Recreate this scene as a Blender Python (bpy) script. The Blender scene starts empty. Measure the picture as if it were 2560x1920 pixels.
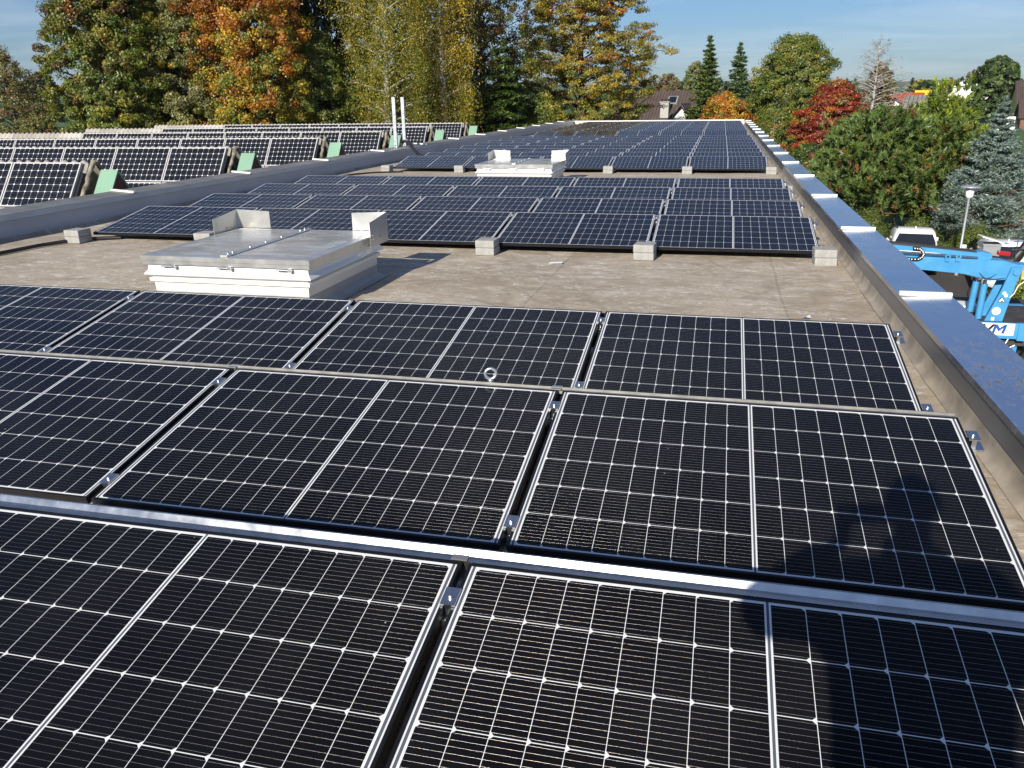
import bpy, bmesh, math, random
import numpy as np
from math import sin, cos, tan, pi, radians, hypot, atan2, sqrt
from mathutils import Vector, Matrix, Euler

sc = bpy.context.scene
COL = sc.collection
random.seed(7)
RNG = np.random.default_rng(11)

# ------------------------------------------------------------------ camera
FOC, YAW, PITCH, ROLL = 2034.7, -0.2445, 0.3367, -0.0153      # focal length in 2560-px units
CAM = np.array([-1.0694, -0.9057, 1.6006])
def cam_axes():
    cy, sy = cos(YAW), sin(YAW)
    F = np.array([sy, cy, 0.]); r = np.array([cy, -sy, 0.]); u = np.array([0, 0, 1.])
    f2 = F*cos(PITCH)-u*sin(PITCH); u2 = u*cos(PITCH)+F*sin(PITCH)
    return r*cos(ROLL)+u2*sin(ROLL), u2*cos(ROLL)-r*sin(ROLL), f2
RIGHT, UP, FWD = cam_axes()
cd = bpy.data.cameras.new('camera'); cam = bpy.data.objects.new('camera', cd); COL.objects.link(cam)
cd.sensor_fit = 'HORIZONTAL'; cd.sensor_width = 36; cd.lens = 36*FOC/2560
cd.clip_start = 0.02; cd.clip_end = 30000
m = Matrix.Identity(4)
for i in range(3):
    m[i][0], m[i][1], m[i][2], m[i][3] = RIGHT[i], UP[i], -FWD[i], CAM[i]
cam.matrix_world = m
sc.camera = cam

# ------------------------------------------------------------------ light
SUN_AZ, SUN_EL = radians(11.0), radians(26.0)                # light travels towards +y, a little +x
L = Vector((sin(SUN_AZ)*cos(SUN_EL), cos(SUN_AZ)*cos(SUN_EL), -sin(SUN_EL)))
sd = bpy.data.lights.new('sun', 'SUN'); sd.energy = 4.9; sd.angle = radians(0.53); sd.color = (1.0, .93, .82)
sun = bpy.data.objects.new('sun', sd); COL.objects.link(sun); sun.location = (-5, -20, 30)
sun.rotation_euler = L.to_track_quat('-Z', 'Y').to_euler()
W = bpy.data.worlds.new('World'); sc.world = W; W.use_nodes = True
nt = W.node_tree; bg = nt.nodes['Background']; bg.inputs[1].default_value = .054
sky = nt.nodes.new('ShaderNodeTexSky'); sky.sky_type = 'NISHITA'; sky.sun_disc = False
sky.sun_elevation = SUN_EL; sky.sun_rotation = pi + SUN_AZ
sky.altitude = 400; sky.air_density = 1.15; sky.dust_density = .35; sky.ozone_density = 3.5
# thin cirrus: soft noise on the sky direction, projected on a high flat layer
tc = nt.nodes.new('ShaderNodeTexCoord'); sx = nt.nodes.new('ShaderNodeSeparateXYZ'); nt.links.new(tc.outputs['Generated'], sx.inputs[0])
def wm(op, a, b=None, c=None):
    n = nt.nodes.new('ShaderNodeMath'); n.operation = op
    for i, v in enumerate((a, b, c)):
        if v is None: continue
        if isinstance(v, (int, float)): n.inputs[i].default_value = v
        else: nt.links.new(v, n.inputs[i])
    return n.outputs[0]
zz = wm('ADD', wm('MAXIMUM', sx.outputs[2], 0.0), .10)
cx = nt.nodes.new('ShaderNodeCombineXYZ')
nt.links.new(wm('MULTIPLY', wm('DIVIDE', sx.outputs[0], zz), .55), cx.inputs[0]); nt.links.new(wm('MULTIPLY', wm('DIVIDE', sx.outputs[1], zz), 1.15), cx.inputs[1])
nz = nt.nodes.new('ShaderNodeTexNoise'); nz.inputs['Scale'].default_value = .9; nz.inputs['Detail'].default_value = 7; nz.inputs['Roughness'].default_value = .6; nz.inputs['Distortion'].default_value = 1.1
nt.links.new(cx.outputs[0], nz.inputs['Vector'])
rp = nt.nodes.new('ShaderNodeMapRange'); rp.inputs[1].default_value = .42; rp.inputs[2].default_value = .66; rp.inputs[4].default_value = .20
nt.links.new(nz.outputs[0], rp.inputs[0])
mx = nt.nodes.new('ShaderNodeMix'); mx.data_type = 'RGBA'
nt.links.new(rp.outputs[0], mx.inputs[0])
tint = nt.nodes.new('ShaderNodeMix'); tint.data_type = 'RGBA'; tint.blend_type = 'MULTIPLY'; tint.inputs[0].default_value = 1; nt.links.new(sky.outputs[0], tint.inputs[6]); tint.inputs[7].default_value = (.66, .87, 1.20, 1); nt.links.new(tint.outputs[2], mx.inputs[6]); mx.inputs[7].default_value = (13.5, 14.5, 16., 1)
nt.links.new(mx.outputs[2], bg.inputs[0])
sc.view_settings.view_transform = 'Standard'; sc.view_settings.look = 'None'; sc.view_settings.exposure = .52; sc.view_settings.gamma = 1
sc.cycles.volume_bounces = 0; sc.cycles.max_bounces = 8; sc.cycles.transparent_max_bounces = 8; sc.cycles.use_denoising = True

# ------------------------------------------------------------------ helpers
def gz(x, y): return -5.28 - .0151*x + .0113*y                # the ground, seen against the slightly pitched roof
def at(px, D, py=215.):                                      # display px (2212 wide) -> point at horizontal distance D
    d = RIGHT*(px*1.15732-1280)/FOC - UP*(py-960)/FOC + FWD
    t = D/hypot(d[0], d[1]); p = CAM + t*d
    return float(p[0]), float(p[1])
def ony(px, py, y):                                          # native pixel on the plane y = const
    d = RIGHT*(px-1280)/FOC - UP*(py-960)/FOC + FWD
    p = CAM + d*(y-CAM[1])/d[1]; return p

def tag(o, label=None, cat=None, group=None, kind=None):
    if label: o['label'] = label
    if cat: o['category'] = cat
    if group: o['group'] = group
    if kind: o['kind'] = kind
    return o
def thing(name, label, cat, loc=(0, 0, 0), group=None, rz=0):
    o = bpy.data.objects.new(name, None); COL.objects.link(o); o.location = loc; o.rotation_euler = (0, 0, rz)
    o.empty_display_size = .2
    return tag(o, label, cat, group)
CH = {}
def link_child(o, parent):
    o.parent = parent; CH.setdefault(parent.name, []).append(o)
def copy_tree(o, parent=None):
    c = o.copy(); COL.objects.link(c)
    if parent: link_child(c, parent)
    for ch in CH.get(o.name, []): copy_tree(ch, c)
    return c

class MB:
    def __init__(s): s.v = []; s.f = []; s.m = []; s.sm = []
    def add(s, vs, fs, mi=0, smooth=False):
        b = len(s.v); s.v += [tuple(float(c) for c in p) for p in vs]
        for f in fs: s.f.append(tuple(b+i for i in f)); s.m.append(mi); s.sm.append(smooth)
        return s
    def box(s, x0, x1, y0, y1, z0, z1, mi=0, bev=0., mat=None):
        if bev <= 0:
            vs = [(x, y, z) for z in (z0, z1) for y in (y0, y1) for x in (x0, x1)]
            fs = [(0, 2, 3, 1), (4, 5, 7, 6), (0, 1, 5, 4), (2, 6, 7, 3), (0, 4, 6, 2), (1, 3, 7, 5)]
        else:
            bm = bmesh.new(); bmesh.ops.create_cube(bm, size=1)
            for v in bm.verts: v.co = Vector(((x0+x1)/2+v.co.x*(x1-x0), (y0+y1)/2+v.co.y*(y1-y0), (z0+z1)/2+v.co.z*(z1-z0)))
            bmesh.ops.bevel(bm, geom=bm.edges[:], offset=bev, segments=2, affect='EDGES', profile=.6)
            bm.verts.index_update(); vs = [v.co[:] for v in bm.verts]; fs = [[v.index for v in f.verts] for f in bm.faces]; bm.free()
        if mat is not None: vs = [(mat @ Vector(p))[:] for p in vs]
        return s.add(vs, fs, mi)
    def obox(s, c, sz, rot, mi=0, bev=0.):                    # box of size sz centred at c with Euler rotation
        M = Matrix.Translation(c) @ Euler(rot).to_matrix().to_4x4()
        return s.box(-sz[0]/2, sz[0]/2, -sz[1]/2, sz[1]/2, -sz[2]/2, sz[2]/2, mi, bev, M)
    def prism(s, pts, a, b, axis='y', mi=0, smooth=False):    # outline (2-D) extruded along an axis
        n = len(pts)
        def P(p, t): return (p[0], t, p[1]) if axis == 'y' else ((t, p[0], p[1]) if axis == 'x' else (p[0], p[1], t))
        vs = [P(p, a) for p in pts]+[P(p, b) for p in pts]
        s.add(vs, [(i, (i+1) % n, n+(i+1) % n, n+i) for i in range(n)], mi, smooth)
        return s.add(vs, [tuple(range(n))[::-1], tuple(range(n, 2*n))], mi)
    def tube(s, pts, rad, n=8, mi=0, cap=True, smooth=True):
        pts = [Vector(p) for p in pts]; k = len(pts)
        if not hasattr(rad, '__len__'): rad = [rad]*k
        vs = []; ref = None
        for i, p in enumerate(pts):
            d = (pts[min(i+1, k-1)]-pts[max(i-1, 0)])
            d = d.normalized() if d.length > 1e-9 else Vector((0, 0, 1))
            if ref is None: ref = Vector((1, 0, 0)) if abs(d.x) < .8 else Vector((0, 1, 0))
            a = (ref - d*ref.dot(d)).normalized(); b = d.cross(a); ref = a
            for j in range(n):
                t = 2*pi*j/n; vs.append(p+a*(cos(t)*rad[i])+b*(sin(t)*rad[i]))
        fs = [(i*n+j, i*n+(j+1) % n, (i+1)*n+(j+1) % n, (i+1)*n+j) for i in range(k-1) for j in range(n)]
        s.add(vs, fs, mi, smooth)
        if cap: s.add(vs[:n], [tuple(range(n))[::-1]], mi); s.add(vs[-n:], [tuple(range(n))], mi)
        return s
    def cyl(s, p, q, r, n=12, mi=0, r2=None): return s.tube([p, q], [r, r if r2 is None else r2], n, mi)
    def lathe(s, c, prof, n=20, mi=0, smooth=True):           # profile (r, z) round a vertical axis
        k = len(prof); vs = [(c[0]+r*cos(2*pi*j/n), c[1]+r*sin(2*pi*j/n), c[2]+z) for r, z in prof for j in range(n)]
        s.add(vs, [(i*n+j, i*n+(j+1) % n, (i+1)*n+(j+1) % n, (i+1)*n+j) for i in range(k-1) for j in range(n)], mi, smooth)
        return s
    def rings(s, x0, x1, y0, y1, prof, mi=0, top=False, bottom=False):   # rectangle lofted through (outward offset, z)
        vs = []
        for o, z in prof: vs += [(x0-o, y0-o, z), (x1+o, y0-o, z), (x1+o, y1+o, z), (x0-o, y1+o, z)]
        k = len(prof)
        fs = [(i*4+j, i*4+(j+1) % 4, (i+1)*4+(j+1) % 4, (i+1)*4+j) for i in range(k-1) for j in range(4)]
        if top: fs.append(tuple((k-1)*4+j for j in range(4)))
        if bottom: fs.append((3, 2, 1, 0))
        return s.add(vs, fs, mi)
    def build(s, name, mats, parent=None, uv=None):
        if not isinstance(mats, (list, tuple)): mats = [mats]
        me = bpy.data.meshes.new(name)
        off = Vector((0, 0, 0)); q = parent
        while q is not None: off += q.location; q = q.parent
        me.from_pydata([tuple(Vector(p)-off) for p in s.v], [], s.f)
        for mt in mats: me.materials.append(mt)
        me.polygons.foreach_set('material_index', s.m); me.polygons.foreach_set('use_smooth', s.sm)
        if uv is not None:
            l = me.uv_layers.new(name='UVMap')
            for lp in me.loops:
                l.data[lp.index].uv = uv[lp.vertex_index]
        me.update()
        o = bpy.data.objects.new(name, me); COL.objects.link(o)
        if parent is not None: link_child(o, parent)
        return o

# ------------------------------------------------------------------ materials
class NT:
    def __init__(s, name):
        s.m = bpy.data.materials.new(name); s.m.use_nodes = True; s.t = s.m.node_tree; s.n = s.t.nodes; s.b = s.n['Principled BSDF']; s.out = s.n['Material Output']
    def put(s, sock, v):
        if isinstance(v, bpy.types.NodeSocket): s.t.links.new(v, sock)
        elif hasattr(v, '__len__') and len(v) == 3 and sock.type == 'RGBA': sock.default_value = (*v, 1)
        else: sock.default_value = v
    def ma(s, op, *a):
        n = s.n.new('ShaderNodeMath'); n.operation = op
        for i, v in enumerate(a): s.put(n.inputs[i], v)
        return n.outputs[0]
    def vm(s, op, *a):
        n = s.n.new('ShaderNodeVectorMath'); n.operation = op
        for i, v in enumerate(a): s.put(n.inputs[i], v)
        return n.outputs[0]
    def co(s, k='Object'): return s.n.new('ShaderNodeTexCoord').outputs[k]
    def mapn(s, v, scale=(1, 1, 1), rot=(0, 0, 0), loc=(0, 0, 0)):
        n = s.n.new('ShaderNodeMapping'); s.put(n.inputs[0], v); n.inputs[1].default_value = loc; n.inputs[2].default_value = rot; n.inputs[3].default_value = scale; return n.outputs[0]
    def noise(s, v, scale, detail=4, rough=.55, dist=0.):
        n = s.n.new('ShaderNodeTexNoise'); s.put(n.inputs['Vector'], v); n.inputs['Scale'].default_value = scale; n.inputs['Detail'].default_value = detail; n.inputs['Roughness'].default_value = rough; n.inputs['Distortion'].default_value = dist; return n.outputs[0]
    def vor(s, v, scale, rnd=1.):
        n = s.n.new('ShaderNodeTexVoronoi'); s.put(n.inputs['Vector'], v); n.inputs['Scale'].default_value = scale; n.inputs['Randomness'].default_value = rnd; return n
    def rng(s, v, a, b, c=0., d=1.):
        n = s.n.new('ShaderNodeMapRange'); s.put(n.inputs[0], v)
        for i, x in enumerate((a, b, c, d)): s.put(n.inputs[i+1], x)
        return n.outputs[0]
    def mix(s, f, a, b):
        n = s.n.new('ShaderNodeMix'); n.data_type = 'RGBA'; s.put(n.inputs[0], f); s.put(n.inputs[6], a); s.put(n.inputs[7], b); return n.outputs[2]
    def mixs(s, f, a, b):
        n = s.n.new('ShaderNodeMixShader'); s.put(n.inputs[0], f); s.t.links.new(a, n.inputs[1]); s.t.links.new(b, n.inputs[2]); return n.outputs[0]
    def bump(s, h, strength=.3, dist=.01):
        n = s.n.new('ShaderNodeBump'); s.put(n.inputs['Height'], h); n.inputs['Strength'].default_value = strength; n.inputs['Distance'].default_value = dist; return n.outputs[0]
    def set(s, **k):
        for a, v in k.items(): s.put(s.b.inputs[{'col': 'Base Color', 'rough': 'Roughness', 'metal': 'Metallic', 'normal': 'Normal', 'ior': 'IOR', 'spec': 'Specular IOR Level', 'coat': 'Coat Weight', 'trans': 'Transmission Weight'}[a]], v)
        return s.m
def simple(name, col, rough=.5, metal=0., var=.12, scale=6., bump=0., spec=.5, coat=0.):
    t = NT(name); o = t.co(); n = t.noise(o, scale, 5)
    a = tuple(max(0, c*(1-var)) for c in col); b = tuple(min(1, c*(1+var)) for c in col)
    t.set(col=t.mix(t.rng(n, .3, .7), a, b), rough=t.rng(n, .3, .7, max(.03, rough*.85), min(1, rough*1.15)), metal=metal, spec=spec, coat=coat)
    if bump: t.set(normal=t.bump(t.noise(o, scale*8, 4), bump, .004))
    return t.m

M = {}
M['alu'] = simple('aluminium', (.62, .63, .64), .32, 1., .08, 9)
M['alu_dull'] = simple('dull_aluminium', (.50, .50, .48), .45, .85, .12, 5)
M['galv'] = simple('galvanised_steel', (.55, .58, .61), .38, .9, .15, 14)
M['black_frame'] = simple('black_anodised', (.012, .012, .014), .33, .3, .2, 8)
M['black_rubber'] = simple('black_rubber', (.014, .014, .015), .6, 0, .2, 8)
M['concrete'] = None
M['white_plastic'] = simple('white_pvc', (.78, .77, .74), .35, 0, .03, 3)
M['cream_metal'] = simple('cream_sheet', (.72, .69, .62), .4, .1, .06, 4)
M['grey_wrap'] = simple('grey_membrane_wrap', (.36, .35, .33), .6, 0, .12, 5, .3)
M['white_strip'] = simple('white_joint_cover', (.80, .79, .75), .42, 0, .05, 5)

def concrete():
    t = NT('concrete_paver'); o = t.co(); n = t.noise(o, 14, 6, .65); f = t.noise(o, 120, 3)
    w = t.noise(t.mapn(o, (60, 60, 3)), 1., 3)
    c = t.mix(t.rng(n, .3, .7), (.25, .245, .23), (.37, .365, .345)); c = t.mix(t.rng(w, .55, .75, 0, .5), c, (.25, .25, .235))
    return t.set(col=c, rough=.9, normal=t.bump(f, .5, .003))
M['concrete'] = concrete()

TILT = .1706
def cell_material(name, nu, pu, nv, pv, gap, cham, mid, wires, halfw, old=False):
    """Glass-fronted solar laminate; UVs are metres on the sheet."""
    t = NT(name); u_n = t.n.new('ShaderNodeUVMap'); u_n.uv_map = 'UVMap'
    sp = t.n.new('ShaderNodeSeparateXYZ'); t.put(sp.inputs[0], u_n.outputs[0]); u, v = sp.outputs[0], sp.outputs[1]   # origin at the sheet's centre
    uc = t.ma('SUBTRACT', t.ma('ABSOLUTE', u), mid)
    fu = t.ma('FRACT', t.ma('DIVIDE', uc, pu)); du = t.ma('MULTIPLY', t.ma('MINIMUM', fu, t.ma('SUBTRACT', 1., fu)), pu)
    vs = t.ma('ADD', v, nv*pv/2); fv = t.ma('FRACT', t.ma('DIVIDE', vs, pv)); dv = t.ma('MULTIPLY', t.ma('MINIMUM', fv, t.ma('SUBTRACT', 1., fv)), pv)
    ins = t.ma('MULTIPLY', t.ma('MULTIPLY', t.ma('GREATER_THAN', uc, 0.), t.ma('LESS_THAN', uc, nu/2*pu)), t.ma('MULTIPLY', t.ma('GREATER_THAN', vs, 0.), t.ma('LESS_THAN', vs, nv*pv)))
    c = t.ma('MULTIPLY', t.ma('GREATER_THAN', du, gap), t.ma('GREATER_THAN', dv, gap*(1 if old else 1.45)))
    if old: ch = t.ma('GREATER_THAN', t.ma('ADD', du, dv), cham)
    else: ch = t.ma('GREATER_THAN', t.ma('ADD', t.ma('MULTIPLY', t.ma('SUBTRACT', 1., fu), pu), dv), cham)
    cell = t.ma('MULTIPLY', ins, t.ma('MULTIPLY', c, ch))
    ph = t.ma('SUBTRACT', t.ma('FRACT', t.ma('MULTIPLY', fv, float(wires))), .5)
    hw = halfw/(pv/wires)
    wire = t.ma('MULTIPLY', cell, t.ma('LESS_THAN', t.ma('ABSOLUTE', ph), hw))
    # solder contacts along each wire, and sparkles painted in by noise
    br = t.noise(t.mapn(u_n.outputs[0], (170., 58., 1.)), 1., 2, .6)
    # ribbons running up the middle and the short edges
    au = t.ma('ABSOLUTE', u)
    rib = t.ma('LESS_THAN', t.ma('ABSOLUTE', t.ma('SUBTRACT', au, nu/2*pu+mid+.0105)), .0042)
    if mid > .004: rib = t.ma('MAXIMUM', rib, t.ma('LESS_THAN', au, .0035))
    oi = t.n.new('ShaderNodeObjectInfo'); rnd = oi.outputs['Random']
    base = t.mix(t.rng(t.noise(u_n.outputs[0], 3., 3), .3, .7), (.0048, .0048, .0062), (.0072, .0072, .0090)) if not old else t.mix(t.rng(t.noise(u_n.outputs[0], 3., 3), .3, .7), (.006, .007, .010), (.011, .012, .017))
    white = (.80, .81, .80) if old else (.70, .71, .71)
    col = t.mix(cell, white, base); col = t.mix(rib, col, (.10, .11, .13))
    # dust and bird specks lying on the glass
    obj = t.co('Object'); vo = t.vor(t.vm('ADD', u_n.outputs[0], t.vm('MULTIPLY', oi.outputs['Location'], (3.1, 1.7, 0.))), 16.)
    sep = t.n.new('ShaderNodeSeparateColor'); t.put(sep.inputs[0], vo.outputs['Color'])
    spk = t.ma('MULTIPLY', t.ma('LESS_THAN', vo.outputs['Distance'], t.rng(sep.outputs[1], 0, 1, .010, .060)), t.ma('GREATER_THAN', sep.outputs[0], .90))
    col = t.mix(t.ma('MULTIPLY', spk, .55), col, (.5, .5, .47))
    dust = t.rng(t.noise(t.vm('ADD', u_n.outputs[0], oi.outputs['Location']), 2.2, 5), .45, .8, 0., .010)
    col = t.mix(dust, col, (.5, .47, .42))
    t.set(col=col, rough=t.rng(rnd, 0, 1, .045, .075), ior=1.45, spec=.42 if old else .0)
    surf = t.b.outputs[0]
    if not old:
        fr = t.n.new('ShaderNodeFresnel'); fr.inputs['IOR'].default_value = 1.5; gs = t.n.new('ShaderNodeBsdfGlossy'); t.put(gs.inputs['Roughness'], t.rng(rnd, 0, 1, .045, .075)); gs.inputs['Color'].default_value = (1, 1, 1, 1)
        surf = t.mixs(t.ma('MAXIMUM', t.ma('MULTIPLY', t.ma('SUBTRACT', fr.outputs[0], .034), .85), .004), surf, gs.outputs[0])
    wb = t.n.new('ShaderNodeBsdfPrincipled')
    wb.inputs['Metallic'].default_value = 1.; wb.inputs['Roughness'].default_value = .33
    t.put(wb.inputs['Base Color'], t.mix(t.rng(br, .35, .68), (.36, .36, .36), t.mix(t.rng(t.noise(t.mapn(u_n.outputs[0], (60., 29., 1.)), 1., 2), .35, .65), (.86, .68, .42), (.62, .68, .78))) if not old else (.6, .6, .6))  # gold and bluish glints painted into the wire colour
    if not old:
        ss = t.ma('DIVIDE', ph, hw); tv = t.vm('SCALE', (0, cos(TILT), sin(TILT))); tv.node.inputs['Scale'].default_value = 1.; t.put(tv.node.inputs['Scale'], t.ma('MULTIPLY', ss, 1.3))
        t.put(wb.inputs['Normal'], t.vm('NORMALIZE', t.vm('ADD', (0, -sin(TILT), cos(TILT)), tv)))
    t.t.links.new(t.mixs(t.ma('MULTIPLY', wire, .58), surf, wb.outputs[0]), t.out.inputs[0])
    return t.m
PW, PH = 1.706, 1.134
M['cells'] = cell_material('solar_cells', 18, .0905, 6, .1826, .00095, .0115, .0080, 10, .00034)
M['old_cells'] = cell_material('old_solar_cells', 10, .1262, 6, .1262, .0009, .017, 0., 2, .0006, old=True)
M['old_frame'] = simple('old_silver_frame', (.58, .57, .55), .45, .35, .06, 7)

def roof_mat():
    t = NT('bitumen_roof'); o = t.co()
    big = t.noise(o, .55, 4, .6); scf = t.noise(t.mapn(o, (2.2, 4.4, 1), (0, 0, .3)), 1.5, 8, .68, .7); sm = t.noise(t.mapn(o, (3.2, 7, 1), (0, 0, -.25)), 1.9, 7, .68, 1.8); fine = t.noise(o, 38, 5, .7); mid = t.noise(o, 5., 6, .7)
    c = t.mix(t.rng(big, .35, .68), (.385, .315, .230), (.50, .425, .325))
    c = t.mix(t.rng(mid, .48, .70, 0, .55), c, (.26, .212, .155))
    c = t.mix(t.rng(scf, .50, .66, 0, .75), c, (.64, .59, .52))
    c = t.mix(t.rng(sm, .56, .66, 0, .9), c, (.80, .77, .70))
    c = t.mix(t.rng(t.noise(t.mapn(o, (1, 3, 1)), 1.1, 6, .6, 1.2), .52, .70, 0, .6), c, (.25, .20, .145))
    c = t.mix(t.rng(fine, .40, .66, 0, .45), c, (.24, .20, .155))
    st = t.noise(o, .8, 3, .5, .5); c = t.mix(t.rng(t.ma('ABSOLUTE', t.ma('SUBTRACT', st, .55)), .0, .022, .35, 0.), c, (.21, .155, .10)); c = t.mix(t.rng(st, .56, .60, 0., .22), c, (.27, .21, .15))
    # lapped sheet seams: cross seams and length seams with a dark lip
    s = t.n.new('ShaderNodeSeparateXYZ'); t.put(s.inputs[0], o)
    wob = t.ma('MULTIPLY', t.ma('SUBTRACT', t.noise(o, 1.2, 3), .5), .05)
    sx_ = t.ma('ABSOLUTE', t.ma('SUBTRACT', t.ma('FRACT', t.ma('DIVIDE', t.ma('ADD', s.outputs[0], wob), 2.06)), .5))
    seam = t.rng(sx_, 0, .007, 1., 0.)
    sy_ = t.ma('ABSOLUTE', t.ma('SUBTRACT', t.ma('FRACT', t.ma('DIVIDE', t.ma('ADD', t.ma('ADD', s.outputs[1], wob), 1.05), 4.9)), .5))
    seam2 = t.rng(sy_, 0, .002, 1., 0.)
    sm_ = seam
    c = t.mix(t.ma('MULTIPLY', seam, .35), c, (.10, .082, .06))
    t.set(col=c, rough=t.rng(scf, .4, .7, .72, .88), normal=t.bump(t.ma('ADD', t.ma('MULTIPLY', fine, .35), t.ma('ADD', t.ma('MULTIPLY', sm_, -.5), scf)), .35, .008), spec=.35)
    return t.m
M['roof'] = roof_mat()
M['left_coping'] = simple('dark_grey_coping', (.20, .20, .195), .6, .2, .25, 2.5)  # dark matte grey for the left coping
M['fascia'] = simple('bright_fascia', (.46, .51, .58), .38, .4, .08, 2)
M['edge_strip'] = simple('edge_strip', (.31, .27, .215), .8, 0, .34, 5., .3)
M['strip'] = simple('galvanised_strip', (.62, .62, .60), .26, 1., .10, 16)
M['glintless_strip'] = simple('glintless_strip', (.30, .29, .26), .5, .75, .12, 16)  # darker copy of the strip metal: missing sun glint put into the colour
def coping_mat():
    t = NT('coping_sheet'); o = t.co()
    n = t.noise(o, 1.3, 4); sp = t.noise(t.mapn(o, (26, 9, 1), (0, 0, .4)), 1., 5, .7); patch = t.noise(o, .9, 3); st = t.vor(t.mapn(o, (9, 22, 1), (0, 0, .2)), 1.)
    dirt = t.ma('MULTIPLY', t.rng(sp, .53, .63), t.rng(patch, .47, .58))
    se = t.n.new('ShaderNodeSeparateColor'); t.put(se.inputs[0], st.outputs['Color'])
    leafs = t.ma('MULTIPLY', t.ma('LESS_THAN', st.outputs['Distance'], .14), t.ma('GREATER_THAN', se.outputs[0], .80))
    d = t.ma('MAXIMUM', dirt, leafs)
    c = t.mix(t.rng(n, .3, .7), (.36, .40, .48), (.46, .50, .58)); c = t.mix(t.ma('MULTIPLY', d, .85), c, (.032, .028, .025))
    t.set(col=c, metal=t.ma('MULTIPLY', t.ma('SUBTRACT', 1., d), .92), rough=t.rng(n, .3, .7, .17, .26), normal=t.bump(t.noise(t.mapn(o, (2, 1, 1)), 1.6, 2), .25, .03))
    return t.m
M['coping'] = coping_mat()
M['upstand'] = simple('upstand_sheet', (.24, .25, .265), .42, .65, .12, 2.5)
M['upstand_left'] = simple('left_parapet_sheet', (.36, .40, .46), .42, 0, .08, 1.2)

def leaf_mat(name='leaf'):
    t = NT(name); a = t.n.new('ShaderNodeAttribute'); a.attribute_name = 'leafcol'
    df = t.n.new('ShaderNodeBsdfDiffuse'); tr = t.n.new('ShaderNodeBsdfTranslucent'); t.put(df.inputs[0], a.outputs[0])
    hs = t.n.new('ShaderNodeHueSaturation'); hs.inputs['Saturation'].default_value = 1.15; hs.inputs['Value'].default_value = 1.2; t.put(hs.inputs['Color'], a.outputs[0]); t.put(tr.inputs[0], hs.outputs[0])
    gl = t.n.new('ShaderNodeBsdfGlossy'); gl.inputs['Roughness'].default_value = .45; gl.inputs['Color'].default_value = (.8, .85, .9, 1)
    m1 = t.mixs(.42, df.outputs[0], tr.outputs[0]); m2 = t.mixs(.035, m1, gl.outputs[0]); t.t.links.new(m2, t.out.inputs[0]); return t.m
M['leaf'] = leaf_mat()
def bark(name, a, b, sc_=(3, 3, 14)):
    t = NT(name); o = t.co(); n = t.noise(t.mapn(o, sc_), 1.5, 6, .65); return t.set(col=t.mix(t.rng(n, .35, .65), a, b), rough=.9, normal=t.bump(n, .6, .03))
M['bark'] = bark('bark', (.055, .042, .030), (.14, .11, .08)); M['birch_bark'] = bark('birch_bark', (.10, .095, .085), (.58, .56, .52), (2, 2, 5)); M['pine_bark'] = bark('pine_bark', (.10, .062, .038), (.26, .17, .11)); M['twig'] = bark('dry_twig', (.10, .07, .045), (.24, .17, .11))

# ================================================================== GROUND
def grass_mat():
    t = NT('grass'); o = t.co(); n = t.noise(o, .12, 5); f = t.noise(o, 5., 5, .7)
    c = t.mix(t.rng(n, .35, .65), (.055, .115, .018), (.085, .14, .024)); c = t.mix(t.rng(f, .4, .75, 0, .6), c, (.035, .065, .014))
    c = t.mix(t.rng(t.noise(o, .9, 4), .6, .75, 0, .35), c, (.15, .13, .06))
    return t.set(col=c, rough=.95, normal=t.bump(f, .8, .1))
def asphalt_mat():
    t = NT('asphalt'); o = t.co(); n = t.noise(o, .5, 5); f = t.noise(o, 60, 3)
    c = t.mix(t.rng(n, .3, .7), (.040, .036, .034), (.058, .052, .048)); c = t.mix(t.rng(f, .5, .7, 0, .3), c, (.10, .095, .09))
    return t.set(col=c, rough=.9, normal=t.bump(f, .3, .005))
M['grass'] = grass_mat(); M['asphalt'] = asphalt_mat()
def sheet(name, pts, mat, lift, kind='structure'):
    b = MB(); b.add([(x, y, gz(x, y)+lift) for x, y in pts], [tuple(range(len(pts)))]); o = b.build(name, mat); return tag(o, kind=kind)
tag(sheet('ground', [(-4200, -300), (2600, -300), (2600, 4400), (-4200, 4400)], M['grass'], 0))
tag(sheet('parking_lot', [(.62, -12), (30, -12), (30, 34.6), (14, 35.6), (.62, 36.0)], M['asphalt'], .03))
M['sand'] = simple('riding_sand', (.34, .27, .19), .95, 0, .12, .6)
sheet('sand_paddock', [(15.5, 47), (34, 43), (40, 58), (19, 62)], M['sand'], .03)
# far hills: ridges of terrain
def hills():
    t = NT('hill_forest'); o = t.co(); n = t.noise(o, .006, 5); t.set(col=t.mix(t.rng(n, .4, .6), (.05, .075, .04), (.09, .11, .05)), rough=.95); return t.m
M['hills'] = hills()
def ridge(y0, depth, hmax, seed, x0=-4000, x1=2500, n=220):
    rg = np.random.default_rng(seed); ph = rg.uniform(0, 6.28, 8); b = MB(); vs = []; fs = []
    prof = [(0, 0), (.35, .55), (.55, .95), (.7, 1.), (1., .4)]
    for i in range(n+1):
        x = x0+(x1-x0)*i/n
        h = hmax*(.62+.22*sin(x/420+ph[0])+.14*sin(x/170+ph[1])+.06*sin(x/60+ph[2])+.03*sin(x/23+ph[3]))
        for u, w in prof: vs.append((x, y0+depth*u, gz(x, y0+depth*u)-2+h*w))
    k = len(prof)
    for i in range(n):
        for j in range(k-1): fs.append((i*k+j, (i+1)*k+j, (i+1)*k+j+1, i*k+j+1))
    b.add(vs, fs, 0, True); return tag(b.build('hills', M['hills']), kind='structure')
ridge(3600, 700, 34, 3); ridge(2500, 400, 15, 8)

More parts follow.
